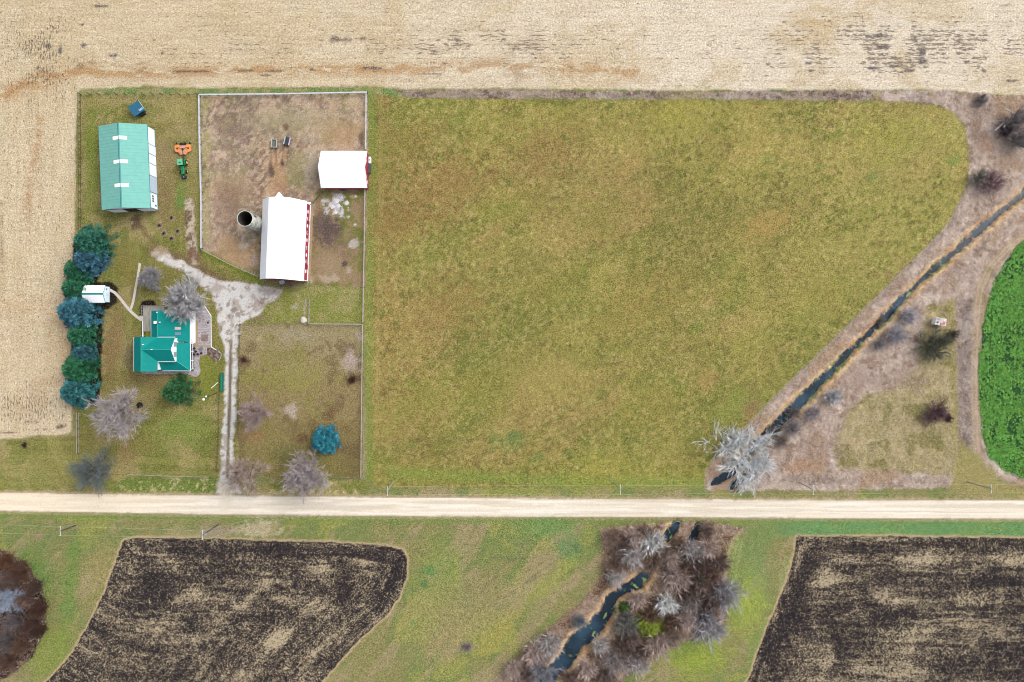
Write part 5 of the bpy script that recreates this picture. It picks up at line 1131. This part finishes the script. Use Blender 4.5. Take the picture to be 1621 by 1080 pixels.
# twigs are joined into the crown so that a crown is one part
def join_twigs(root):
    cr = [o for o in KIDS[root.name] if o.name.startswith('crown')][0]; tm = KIDS[cr.name][0]
    a, b = cr.data, tm.data; na, nb = len(a.vertices), len(b.vertices)
    va = np.empty(na * 3, np.float32); a.vertices.foreach_get('co', va); vb = np.empty(nb * 3, np.float32); b.vertices.foreach_get('co', vb)
    la = np.empty(len(a.loops), np.int32); a.loops.foreach_get('vertex_index', la); lb = np.empty(len(b.loops), np.int32); b.loops.foreach_get('vertex_index', lb)
    ta = np.empty(na, np.float32); a.attributes['tint'].data.foreach_get('value', ta); tb2 = np.empty(nb, np.float32); b.attributes['tint'].data.foreach_get('value', tb2)
    me = bpy.data.meshes.new('crown'); me.vertices.add(na + nb); me.vertices.foreach_set('co', np.concatenate([va, vb]))
    me.loops.add(len(la) + len(lb)); me.loops.foreach_set('vertex_index', np.concatenate([la, lb + na]))
    pa, pb = len(a.polygons), len(b.polygons); me.polygons.add(pa + pb)
    me.polygons.foreach_set('loop_start', np.concatenate([np.arange(pa) * 4, len(la) + np.arange(pb) * 3]).astype(np.int32)); me.polygons.foreach_set('loop_total', np.concatenate([np.full(pa, 4), np.full(pb, 3)]).astype(np.int32))
    me.update(calc_edges=True); at = me.attributes.new('tint', 'FLOAT', 'POINT'); at.data.foreach_set('value', np.concatenate([ta, tb2])); me.materials.append(M_TREE)
    cr.data = me; KIDS[cr.name] = []; bpy.data.objects.remove(tm); bpy.data.meshes.remove(b)
def setcol(root, crown, trunk=None):
    for c in KIDS[root.name]: c.color = (*np.clip(A(*crown) * np.array([.95, 1.0, 1.03]) * ((1.35 if root.name.startswith('bare_tree') else 1.6) if c.data.name[:5] == 'crown' and root.get('category') != 'conifer' else 1.2) if c.name.startswith('crown') else A(*(trunk or crown)) * 1.3, 0, .8), 1)
PROTO = {}
def proto(key, **k):
    r = bare_tree(k.pop('name'), 'x', k.pop('cat'), **k); join_twigs(r); PROTO[key] = [r, False]
proto('big', name='bare_tree', cat='tree', seed=11, H=13, R=8.3, limbs=15, trunk_h=.22, nsub=8, ntw=15, tl=1.5, tw=.026)
proto('big2', name='bare_tree', cat='tree', seed=23, H=12, R=7.6, limbs=13, trunk_h=.22, nsub=7, ntw=13, tl=1.5, tw=.026)
proto('dense', name='bare_tree', cat='tree', seed=31, H=9, R=6.6, limbs=18, trunk_h=.14, nsub=9, ntw=15, tl=1.2, tw=.028)
proto('open', name='bare_tree', cat='tree', seed=47, H=9, R=9.0, limbs=14, trunk_h=.10, tr=.34, nsub=8, ntw=6, tl=1.8, tw=.034, up=.55, lwid=1.15, ts=.22)
proto('shrub', name='bare_shrub', cat='shrub', seed=5, H=3.4, R=3.2, limbs=22, lv=1, nsub=8, ntw=14, tl=1.3, tw=.027, tr=.07, multi=True)
proto('shrub2', name='bare_shrub', cat='shrub', seed=8, H=3.8, R=2.8, limbs=19, lv=1, nsub=8, ntw=13, tl=1.3, tw=.028, tr=.08, multi=True)
proto('bush', name='bush', cat='bush', seed=9, H=2.2, R=2.6, limbs=26, lv=1, nsub=7, ntw=11, tl=.9, tw=.03, tr=.05, multi=True)
trn = random.Random(77)
def tree(key, px, py, h, label, col, s=1.0, tcol=None, sz=None, group=None, rz=None):
    r0, used = PROTO[key]; x, y = P(px, py, h); z = float(gz(x, y)); rz = trn.uniform(0, 6.28) if rz is None else rz
    if not used: PROTO[key][1] = True; r = r0; r.location = (x, y, z - .05); r.rotation_euler = (0, 0, rz); r['label'] = label
    else: r = dup(r0, (x, y, z - .05), rz, label=label)
    if group: r['group'] = group
    elif 'group' in r: del r['group']
    sc = s if isinstance(s, tuple) else (s, s, s if sz is None else sz); r.scale = sc
    setcol(r, col, tcol); return r
GY = (176, 166, 162); PK = (178, 156, 146); BL = (134, 140, 142); WT = (208, 204, 200); BR = (120, 100, 92)
tree('big', 182, 655, 8.5, 'large pale grey bare tree south of the evergreen row', (172, 160, 158), 1.04, (120, 104, 96))
tree('open', 141, 748, 5, 'bluish dark limbed bare tree over the lawn corner at the road', (112, 118, 116), .84, (62, 60, 60), sz=1.0)
tree('dense', 291, 474, 6.5, 'dense grey bare tree leaning over the north roof of the farmhouse', (182, 176, 176), (1.12, 1.0, 1.15), (110, 100, 96))
tree('dense', 236, 441, 3, 'small grey bare tree between the path and the driveway', (158, 152, 154), .60)
tree('big2', 396, 657, 7, 'pinkish bare tree beside the driveway, north of the road tree', (164, 142, 138), .74, (100, 86, 80))
tree('big2', 388, 752, 6, 'pinkish brown bare tree overhanging the road at the driveway mouth', (168, 146, 134), .96, (84, 74, 66))
tree('big', 485, 754, 6, 'dense grey bare tree at the road south of the blue spruce', (168, 154, 154), .92, (104, 92, 88))
tree('open', 1186, 724, 5, 'spreading white barked bare tree over the culverts', (206, 204, 202), 1.36, (198, 194, 190), sz=.85)
for (px, py, s, c, lb_) in [(1320, 628, 1.15, (176, 172, 174), 'round pale grey shrub on the ditch bank, upper of the pair south of the bend'), (1287, 655, 1.0, (166, 154, 154), 'greyish shrub on the ditch bank between two others'), (1252, 676, 1.35, (140, 130, 130), 'dark grey shrub overhanging the ditch above the white tree'), (1240, 700, .9, (140, 124, 116), 'brownish shrub just right of the white barked tree'),
                             (1441, 500, 1.1, (178, 172, 176), 'round silver shrub by the ditch west of the hut'), (1420, 531, 1.35, (166, 160, 164), 'large silver grey shrub south west of the hut'), (1394, 545, .9, (150, 142, 140), 'small grey shrub on the water edge southwest of the silver pair'), (1228, 684, 1.0, (118, 108, 106), 'dark scrub over the ditch just above the white barked tree'), (1210, 700, .9, (104, 94, 90), 'darkest scrub over the ditch behind the white barked tree'), (1262, 655, .9, (128, 118, 116), 'dark grey scrub on the ditch water below the round shrubs'), (1400, 508, .7, (130, 122, 112), 'small brown shrub leaning over the ditch water')]:
    tree('shrub' if px % 2 else 'shrub2', px, py, 2.0, lb_, c, s * .95)
tree('shrub', 1478, 546, 1.5, 'big dark green grey bush south of the white hut', (86, 86, 72), (1.9, 2.0, 1.1)); tree('shrub2', 1508, 530, 1.2, 'dark bush close around the white hut on the east', (84, 76, 68), .8)
tree('bush', 1482, 653, 1.2, 'dark purple oval bush alone in the marsh meadow', (104, 78, 82), (2.1, 1.6, 1.3), rz=.6); tree('bush', 1502, 663, 1.0, 'small dark purple bush at the lower right of the oval purple one', (88, 58, 62), .7)
tree('shrub', 1567, 290, 1.2, 'purple brown bush between the hay field corner and the ditch', (136, 110, 114), (1.5, 1.3, 1.0)); tree('shrub2', 1549, 281, 1.0, 'greyish olive shrub on the left of the purple brown bush', (134, 126, 116), 1.05)
tree('shrub2', 1602, 195, 1.6, 'tangled grey shrub around the fallen trunk at the right edge', (136, 124, 122), 1.6); tree('shrub', 1612, 222, 1.5, 'grey shrub below the fallen trunk at the right edge', (134, 126, 122), 1.3); tree('bush', 1592, 205, 1.2, 'dark bush under the left end of the fallen trunk', (92, 78, 80), 1.1); tree('bush', 1612, 188, 1.2, 'dark bush under the right end of the fallen trunk', (104, 80, 80), 1.1)
tree('shrub', 1553, 158, 1.0, 'low grey shrub at the stubble corner above the hay field', (134, 124, 124), .7)
lg_ = MB(); fb = P(1600, 196)
for (a, c, r_) in [((1568, 210), (1590, 190), .22), ((1585, 176), (1601, 186), .2), ((1590, 190), (1621, 182), .28), ((1598, 190), (1610, 207), .16), ((1594, 188), (1583, 200), .12), ((1601, 186), (1618, 170), .12), ((1580, 203), (1592, 205), .1)]:
    lg_.tube((*P(*a), 1.5 + r_), (*P(*c), 1.9 + r_), r_, r_ * .7, n=7)
tag(lg_.build('fallen_trunk', mat('bleached_wood', A(206, 196, 196), .8, .2)), 'bleached fallen trunk with broken limbs at the right edge', 'log')
# small dark heap at the west
tree('bush', 38, 705, .5, 'tiny dark bush heap at the south edge of the stubble', (64, 50, 52), .42)
tree('bush', 558, 601, .6, 'dark brown bush inside the grass lot near its east fence', (84, 56, 44), .62); tree('bush', 386, 570, .6, 'dark brown bush inside the grass lot beside the driveway', (84, 60, 50), .4)
tree('shrub', 740, 1024, .4, 'low grey brush clump alone in the south meadow', (136, 122, 120), .42)
# ---- thicket on the south ditch
SH = [(1005, 850, 1.1, PK, 'pinkish shrub at the top left of the south thicket'), (1033, 858, 1.2, WT, 'whitish branched shrub beside the western culvert mouth'), (1000, 880, 1.3, GY, 'grey shrub on the left bank above the wide water'), (985, 868, .9, BR, 'brown shrub at the upper left of the ditch'), (1054, 872, .8, (120, 104, 92), 'small brown shrub over the narrow water below the culverts'), (1040, 862, .9, PK, 'pinkish shrub over the water just left of the western culvert channel'), (1062, 886, 1.1, PK, 'pinkish shrub on the right bank below the culverts'), (1095, 872, 1.2, GY, 'greyish shrub below the eastern culvert mouth'), (1122, 868, 1.1, PK, 'pink grey shrub at the upper right of the thicket'), (1140, 890, 1.0, BR, 'reddish brown shrub on the right rim of the thicket'),
      (975, 915, 1.0, GY, 'faint grey shrub left of the blue pool'), (1070, 915, 1.35, PK, 'large pinkish grey shrub in the middle of the thicket'), (1110, 920, 1.2, BR, 'brown shrub right of the large pinkish one'), (1150, 938, 1.5, (160, 154, 158), 'smoky grey shrub bulging over the right rim'), (1130, 950, 1.3, BR, 'dark brown shrub left of the smoky grey one'), (1095, 955, 1.1, (150, 138, 132), 'grey brown shrub in the thicket centre'), (1055, 955, 1.2, WT, 'silver shrub with bright stems in the thicket'), (1010, 950, .9, PK, 'pink shrub beside the water bend'), (1030, 975, 1.0, (110, 84, 70), 'rust brown shrub above the green bush'),
      (1120, 990, 1.6, (164, 158, 160), 'wide ash grey shrub at the lower right of the thicket'), (1085, 980, 1.2, PK, 'pinkish shrub left of the wide ash grey one'), (990, 985, 1.2, (120, 116, 110), 'dark grey shrub on the right bank of the wide water'), (1000, 1010, 1.1, BR, 'brown shrub below the dark grey bank shrub'), (1040, 1020, 1.3, PK, 'pinkish shrub south of the green bush'), (950, 1020, 1.0, GY, 'grey shrub at the water edge near the frame bottom'), (975, 1045, 1.2, (150, 138, 134), 'grey brown shrub at the bottom of the thicket'), (930, 1060, 1.1, PK, 'pinkish shrub at the bottom edge right of the water'), (1010, 1050, 1.1, GY, 'light grey shrub at the bottom edge below the thicket'), (960, 1070, 1.1, BR, 'brown shrub cut by the bottom edge'),
      (870, 1020, 1.2, GY, 'grey shrub on the left bank of the lower water'), (845, 1035, 1.2, PK, 'pinkish shrub left of the lower water'), (860, 1062, 1.3, (140, 136, 140), 'blue grey shrub at the lower end of the water'), (835, 1070, 1.0, BR, 'brown shrub at the bottom left of the ditch'), (815, 1060, .9, PK, 'small pinkish shrub at the left end of the ditch bank'), (918, 985, .8, (110, 118, 122), 'blue grey shrub leaning over the water from the left'),
      (1120, 840, .8, BR, 'low brown shrub right of the eastern culvert mouth'), (1075, 860, .7, (120, 96, 80), 'small tan brown shrub between the two culvert channels'), (1045, 1000, .8, (120, 112, 60), 'olive shrub touching the green bush'),
      (1048, 878, .9, (116, 92, 78), 'rusty shrub leaning over the narrow water, lower of two'), (1030, 893, 1.0, (138, 116, 102), 'brown shrub just above the bright green tuft by the water'), (1082, 893, 1.1, (104, 80, 70), 'dark rust shrub between the upper pinkish ones'), (1108, 893, 1.1, (98, 76, 70), 'dark brown shrub below the upper right pink one'), (1128, 915, 1.1, (118, 92, 82), 'reddish shrub above the smoky grey one'), (1090, 935, 1.0, (96, 76, 66), 'dark brown shrub right of the silver one'), (1120, 968, 1.1, (104, 84, 76), 'dark shrub above the wide ash grey one'), (1065, 985, 1.0, (110, 86, 72), 'rusty shrub between the green bush and the ash grey one'), (1018, 1030, 1.1, (112, 90, 78), 'rusty shrub below left of the green bush'), (985, 1025, 1.0, (120, 98, 86), 'brown shrub between the grey ones at the lower right bank'), (1068, 1010, 1.0, (150, 130, 118), 'tan grey shrub at the lower right rim of the thicket'), (975, 895, .9, (130, 106, 92), 'brown shrub left of the blue pool, above the faint grey one'), (1020, 842, .9, (124, 102, 90), 'low brown shrub at the top edge of the south thicket'), (970, 850, .8, (140, 116, 102), 'tan brown shrub at the top left corner of the south thicket'), (900, 1072, 1.0, (116, 96, 88), 'dark brown shrub at the bottom edge beside the water')]
for i, (px, py, s, c, lb_) in enumerate(SH): tree('shrub' if i % 2 else 'shrub2', px, py, 1.8, lb_, c, s * 1.2, group='shrubs in the south ditch thicket')
# ---- marsh wood at the lower left corner
WL = [(8, 890, 1.2, (96, 66, 50), 'rusty brown shrub at the top of the corner wood'), (30, 905, 1.1, (90, 64, 54), 'brown shrub at the upper right of the corner wood'), (52, 930, 1.1, (80, 60, 54), 'dark brown shrub on the upper right rim of the corner wood'), (14, 920, 1.3, (104, 84, 78), 'mauve brown shrub in the upper corner wood'), (38, 950, 1.2, (112, 88, 78), 'reddish grey shrub in the middle of the corner wood'), (60, 965, 1.0, (76, 52, 44), 'dark rust shrub on the right rim of the corner wood'), (20, 985, 1.3, (104, 92, 92), 'grey mauve shrub below the pale tree in the corner'), (48, 995, 1.2, (84, 62, 56), 'dark brown shrub on the lower right of the corner wood'), (60, 1000, .8, (70, 50, 42), 'small dark shrub on the lower right rim'), (8, 1015, 1.3, (96, 86, 86), 'grey shrub at the left edge low in the corner wood'), (32, 1025, 1.2, (100, 76, 62), 'rust brown shrub low in the corner wood'), (12, 1048, 1.1, (92, 70, 60), 'brown shrub at the bottom tip of the corner wood'), (0, 935, 1.1, (92, 72, 66), 'brown shrub cut by the left edge above the pale tree')]
for i, (px, py, s, c, lb_) in enumerate(WL): tree('shrub' if i % 2 else 'shrub2', px, py, 3.0, lb_, c, s * .95, sz=1.5, group='shrubs of the corner wood')
tree('big2', 6, 955, 6, 'pale blue grey bare tree in the corner wood at the left edge', (150, 158, 172), .62, (150, 150, 156))
# ------------------------------------------------------------------ evergreens
def evergreen(seed, H, R, clear=.3, nb=150, dens=70, tuft=.55, pw=.75, drop=.12, nw=.05):
    rs = np.random.RandomState(seed); root = thing('evergreen', 'x', 'conifer')
    segs_mesh('trunk', [[0, 0, -.2, 0, 0, H * .5, .24, .16], [0, 0, H * .5, 0, 0, H * .97, .16, .03]], M_TREE, root, 7)
    P0, D, L, W, T2 = [], [], [], [], []; bs = []
    for k in range(nb):
        f = ((k + rs.rand()) / nb) ** 1.25; z = clear + (H - clear) * f; rad = R * (1 - f) ** pw * rs.uniform(.72, 1.14) + .12; az = k * 2.39996 + rs.randn() * .12
        tip = np.array([math.cos(az) * rad, math.sin(az) * rad, z - drop * rad + .25]); b0 = np.array([0, 0, z + .1])
        bs.append([*b0, *tip, .035, .012]); tint = rs.uniform(.65, 1.4); m_ = int(dens * (.45 + .8 * rad / R)); n_side = max(2, int(3 * rad / R) + 2)
        t_ = 1 - rs.rand(m_) ** 1.6 * .75; ax = (tip - b0) / np.linalg.norm(tip - b0); side = np.array([-math.sin(az), math.cos(az), 0])
        wd = .12 + .42 * (rad / R) * (1.25 - t_)
        off = rs.randn(m_, 1) * wd[:, None] * side + rs.randn(m_, 1) * .12 * np.array([0, 0, 1])
        pp = b0 + (tip - b0) * t_[:, None] + off; dd = ax * .9 + side * (np.sign((off @ side))[:, None] * .5) + rs.randn(m_, 3) * .35 + np.array([0, 0, .25]); dd /= np.linalg.norm(dd, axis=1, keepdims=True)
        P0.append(pp); D.append(dd); L.append(tuft * rs.uniform(.5, 1.1, m_)); W.append(np.full(m_, nw) * rs.uniform(.7, 1.4, m_)); T2.append(tint * (rs.uniform(.7, 1.25, m_)) * (.2 + 1.2 * t_))  # tint rises toward branch tips: highlights and inner shade put into needle colour
    cr = segs_mesh('crown', bs, M_TREE, root, 3); tm = twig_mesh('needles', np.concatenate(P0), np.concatenate(D), np.concatenate(L), np.concatenate(W), M_TREE, cr, np.concatenate(T2))
    join_twigs(root); return root
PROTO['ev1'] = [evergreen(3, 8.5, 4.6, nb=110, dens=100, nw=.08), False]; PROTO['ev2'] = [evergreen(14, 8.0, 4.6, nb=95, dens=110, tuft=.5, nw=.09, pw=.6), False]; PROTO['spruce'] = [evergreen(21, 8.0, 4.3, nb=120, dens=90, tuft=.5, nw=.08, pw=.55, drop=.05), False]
GR = (50, 106, 76); BG = (66, 116, 128); DG = (36, 98, 56)
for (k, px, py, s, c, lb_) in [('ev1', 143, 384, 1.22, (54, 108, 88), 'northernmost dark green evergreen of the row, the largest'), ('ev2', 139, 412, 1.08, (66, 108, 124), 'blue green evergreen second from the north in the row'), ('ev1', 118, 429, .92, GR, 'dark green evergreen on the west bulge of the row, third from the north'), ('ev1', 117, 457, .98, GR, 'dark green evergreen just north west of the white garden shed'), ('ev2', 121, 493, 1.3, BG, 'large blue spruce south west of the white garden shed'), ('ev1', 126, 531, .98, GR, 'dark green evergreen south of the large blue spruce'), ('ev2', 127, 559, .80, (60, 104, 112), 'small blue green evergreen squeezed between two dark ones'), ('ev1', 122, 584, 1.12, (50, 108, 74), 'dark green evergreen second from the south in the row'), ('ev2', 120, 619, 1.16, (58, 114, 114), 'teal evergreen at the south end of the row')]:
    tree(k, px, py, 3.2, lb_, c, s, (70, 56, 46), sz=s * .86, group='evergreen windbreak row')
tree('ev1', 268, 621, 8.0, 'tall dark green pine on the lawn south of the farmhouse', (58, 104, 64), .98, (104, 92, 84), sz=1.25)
tree('spruce', 514, 698, 3.0, 'round blue spruce alone in the grass lot', (52, 128, 142), .98, (70, 56, 46))
tree('bush', 1012, 1004 - 12, 1.0, 'x', (0, 0, 0), .1) if False else None
tree('ev2', 1028, 992, 1.5, 'bright yellow green bush inside the south thicket', (122, 134, 46), (1.15, .9, .45), (90, 80, 50))
tree('ev1', 988, 962, 1.0, 'small green bush on the right bank of the water', (84, 110, 56), .38); tree('ev1', 1078, 895, 1.0, 'olive green bush under the pinkish shrubs', (96, 96, 44), .38); tree('ev1', 1107, 912, 1.0, 'dull green bush near the brown shrubs', (88, 98, 60), .42); tree('ev2', 1036, 898, .5, 'tiny bright green bush at the water narrowing', (96, 150, 50), .22)
# mulch rings at two trunk bases
for px, py, lb_ in ((293.5, 613, 'round black mulch ring at the foot of the tall pine'), (221, 642, 'round dark mulch ring at the edge of the pale bare tree')):
    tag(MB().tube((0, 0, 0), (0, 0, .14), .95, .8, n=22).build('mulch_ring', mat('black_mulch', (.010, .008, .008), .95, .3, 4), loc=(*P(px, py), 0)), lb_, 'mulch ring')
# ------------------------------------------------------------------ dead grass and crop leaves (too many to count)
rs = np.random.RandomState(99)
def blades(name, n, weight, colfn, L, w, tilt, seed, z0=0.0, flow=True, curl=.5):
    rs = np.random.RandomState(seed); fl = (X > -12) & (X < 1633) & (Y > -12) & (Y < 1092)
    wt = (weight * fl).ravel(); wt = wt / wt.sum(); k = rs.choice(len(wt), n, p=wt)
    x = WX.ravel()[k] + rs.uniform(-.2, .2, n); y = WY.ravel()[k] + rs.uniform(-.2, .2, n); z = Z.ravel()[k] + z0
    fa = fbm(X, Y, 14, seed, 3).ravel()[k] * 14 if flow else rs.uniform(0, 6.28, n)
    a = fa + rs.randn(n) * .55; el = rs.uniform(*tilt, n); LL = L * rs.uniform(.5, 1.3, n); ww = w * rs.uniform(.6, 1.4, n)
    d = np.stack([np.cos(a) * np.cos(el), np.sin(a) * np.cos(el), np.sin(el)], 1); s = np.stack([-np.sin(a), np.cos(a), rs.randn(n) * .3], 1)
    p = np.stack([x, y, z], 1); mid = p + d * (LL * .55)[:, None]; d2 = d.copy(); d2[:, 2] -= curl; a2 = rs.randn(n) * .4; d2[:, :2] += s[:, :2] * a2[:, None]; tip = mid + d2 * (LL * .5)[:, None]; tip[:, 2] = np.maximum(tip[:, 2], z + .03)
    V = np.stack([p - s * ww[:, None], p + s * ww[:, None], mid + s * ww[:, None] * .7, tip, mid - s * ww[:, None] * .7], 1).reshape(-1, 3)
    b0 = (np.arange(n) * 5)[:, None]; F = np.concatenate([b0 + np.array([[0, 1, 2, 4]]), b0 + np.array([[4, 2, 3, 3]])])
    F4 = b0 + np.array([[0, 1, 2, 4]]); 
    c = colfn(k, rs, n); C4_ = np.repeat(np.concatenate([c, np.ones((n, 1))], 1), 5, 0)
    me_F = np.concatenate([b0 + np.array([[0, 1, 2]]), b0 + np.array([[0, 2, 4]]), b0 + np.array([[4, 2, 3]])])
    o = np_mesh(name, V, me_F, mat_attr('dry_blades'), attrs={'col': ('FLOAT_COLOR', C4_)}); return tag(o, kind='stuff')
Cf = C.reshape(-1, 3)
def cf_brush(k, rs, n):
    base = Cf[k] * rs.uniform(.7, 1.6, (n, 1)); pale = A(228, 208, 190); mixk = (rs.rand(n, 1) < .42) * rs.uniform(.4, .9, (n, 1)); return np.clip(base * (1 - mixk) + pale * mixk, .005, .8)
def cf_grass(k, rs, n):
    base = Cf[k] * rs.uniform(.5, 1.5, (n, 1)); pale = A(190, 178, 110); mixk = (rs.rand(n, 1) < .15) * rs.uniform(.3, .7, (n, 1)); return np.clip(base * (1 - mixk) + pale * mixk, .005, .8)
wb = DET[..., 3] * (Z > -1.35)
o = blades('dead_grass', 150000, wb, cf_brush, .85, .035, (.15, .9), 201); tag(o, 'tangled tan dead grass covering the ditch banks and field margin', 'dead grass')
o = blades('grass', 120000, DET[..., 2] * (1 - DET[..., 3]) * (LAB != 9) * (.4 + n12), cf_grass, .38, .035, (.3, 1.2), 203, flow=False); tag(o, 'short olive grass tufts on the meadow, lawns and verges', 'grass')
# straw litter on stubble and plough
def cf_straw(k, rs, n):
    r = rs.rand(n, 1); return np.where(r < .7, A(226, 208, 172), np.where(r < .9, A(190, 160, 116), A(120, 98, 80))) * rs.uniform(.7, 1.15, (n, 1))
o = blades('straw', 90000, DET[..., 0] * (LAB == 1) + .0, cf_straw, .42, .03, (.0, .35), 205, z0=.02, flow=False); tag(o, 'pale straw litter lying on the stubble field', 'straw')
o = blades('crop_residue', 60000, DET[..., 1] * np.clip(DSH[..., 2] * 1.6 + .1, 0, 1), cf_straw, .42, .035, (.0, .4), 207, z0=.05, flow=False); tag(o, 'tan crop residue lying among the black clods', 'crop residue')
# clods of black soil
def clods(n, seed):
    rs = np.random.RandomState(seed); fl = (X > -12) & (X < 1633) & (Y < 1092); wt = (DET[..., 1] * np.clip(1.1 - DSH[..., 2] * 1.5, .08, 1) * fl).ravel(); wt /= wt.sum(); k = rs.choice(len(wt), n, p=wt)
    c = np.stack([WX.ravel()[k] + rs.uniform(-.2, .2, n), WY.ravel()[k] + rs.uniform(-.2, .2, n), Z.ravel()[k] + .02], 1); r = rs.uniform(.07, .24, n)
    oct_ = np.array([[1, 0, 0], [0, 1, 0], [-1, 0, 0], [0, -1, 0], [0, 0, .7]]); V = c[:, None] + oct_[None] * r[:, None, None] * rs.uniform(.6, 1.3, (n, 5, 3)) 
    b0 = (np.arange(n) * 5)[:, None]; F = np.concatenate([b0 + np.array([f]) for f in ((0, 1, 4), (1, 2, 4), (2, 3, 4), (3, 0, 4))])
    col = A(54, 48, 50) * rs.uniform(.35, 1.7, (n, 1)); return np_mesh('soil_clods', V.reshape(-1, 3), F, mat_attr('dry_blades'), attrs={'col': ('FLOAT_COLOR', np.repeat(np.concatenate([col, np.ones((n, 1))], 1), 5, 0))})
tag(clods(60000, 5), 'black soil clods turned up across the ploughed fields', 'soil clods', kind='stuff')
# green leafy crop
def crop(n, seed):
    rs = np.random.RandomState(seed); sdc = (LAB == 9) & (X < 1640) & (Y > 330) & (Y < 790); dn = .35 + 1.2 * sstep(.3, .6, n25) + .4 * sstep(.4, .7, n12); hole = np.zeros_like(X)
    for (bx, by, rx, ry) in [(1570, 545, 5, 14), (1595, 560, 7, 30), (1610, 620, 9, 20), (1605, 680, 12, 22), (1572, 690, 6, 16), (1605, 760, 30, 12)]: hole = np.maximum(hole, np.exp(-((X - bx) / rx) ** 2 - ((Y - by) / ry) ** 2))
    wt = (sdc * dn * (1 - .85 * hole) * (.35 + sstep(-.6, .8, np.cos(sd_crop * 2 * math.pi / 5.5)))).ravel(); wt /= wt.sum(); k = rs.choice(len(wt), n, p=wt); m_ = 6
    c = np.stack([WX.ravel()[k] + rs.uniform(-.2, .2, n), WY.ravel()[k] + rs.uniform(-.2, .2, n), Z.ravel()[k]], 1); pr = rs.uniform(.6, 1.6, n); V = []; Fc = []
    for j in range(m_):
        a = rs.uniform(0, 6.28, n); el = rs.uniform(.15, .9, n); L = .36 * pr * rs.uniform(.7, 1.2, n); d = np.stack([np.cos(a) * np.cos(el), np.sin(a) * np.cos(el), np.sin(el)], 1); s = np.stack([-np.sin(a), np.cos(a), 0 * a], 1)
        w_ = (L * .30)[:, None]; p0 = c + d * .05; mid = c + d * (L * .6)[:, None]; tip = c + d * L[:, None] - np.array([0, 0, .06]); V.append(np.stack([p0, mid - s * w_, tip, mid + s * w_], 1))
    V = np.stack(V, 1).reshape(-1, 3); N = n * m_; tint = np.repeat(rs.uniform(.45, 1.6, n), m_) * rs.uniform(.8, 1.2, N); cc = A(104, 166, 76) * tint[:, None]; yel = np.repeat(rs.rand(n) < .25, m_)[:, None]; cc = np.where(yel, cc * np.array([1.5, 1.08, .9]), cc)
    return np_mesh('leafy_crop', V, np.arange(4 * N).reshape(N, 4), mat_attr('leaf', .6), attrs={'col': ('FLOAT_COLOR', np.repeat(np.concatenate([cc, np.ones((N, 1))], 1), 4, 0))})
tag(crop(12500, 8), 'bright green leafy cover crop in the curved field at the right edge', 'crop', kind='stuff')
for k, (r0, used) in PROTO.items():
    if not used: print('UNUSED', k)
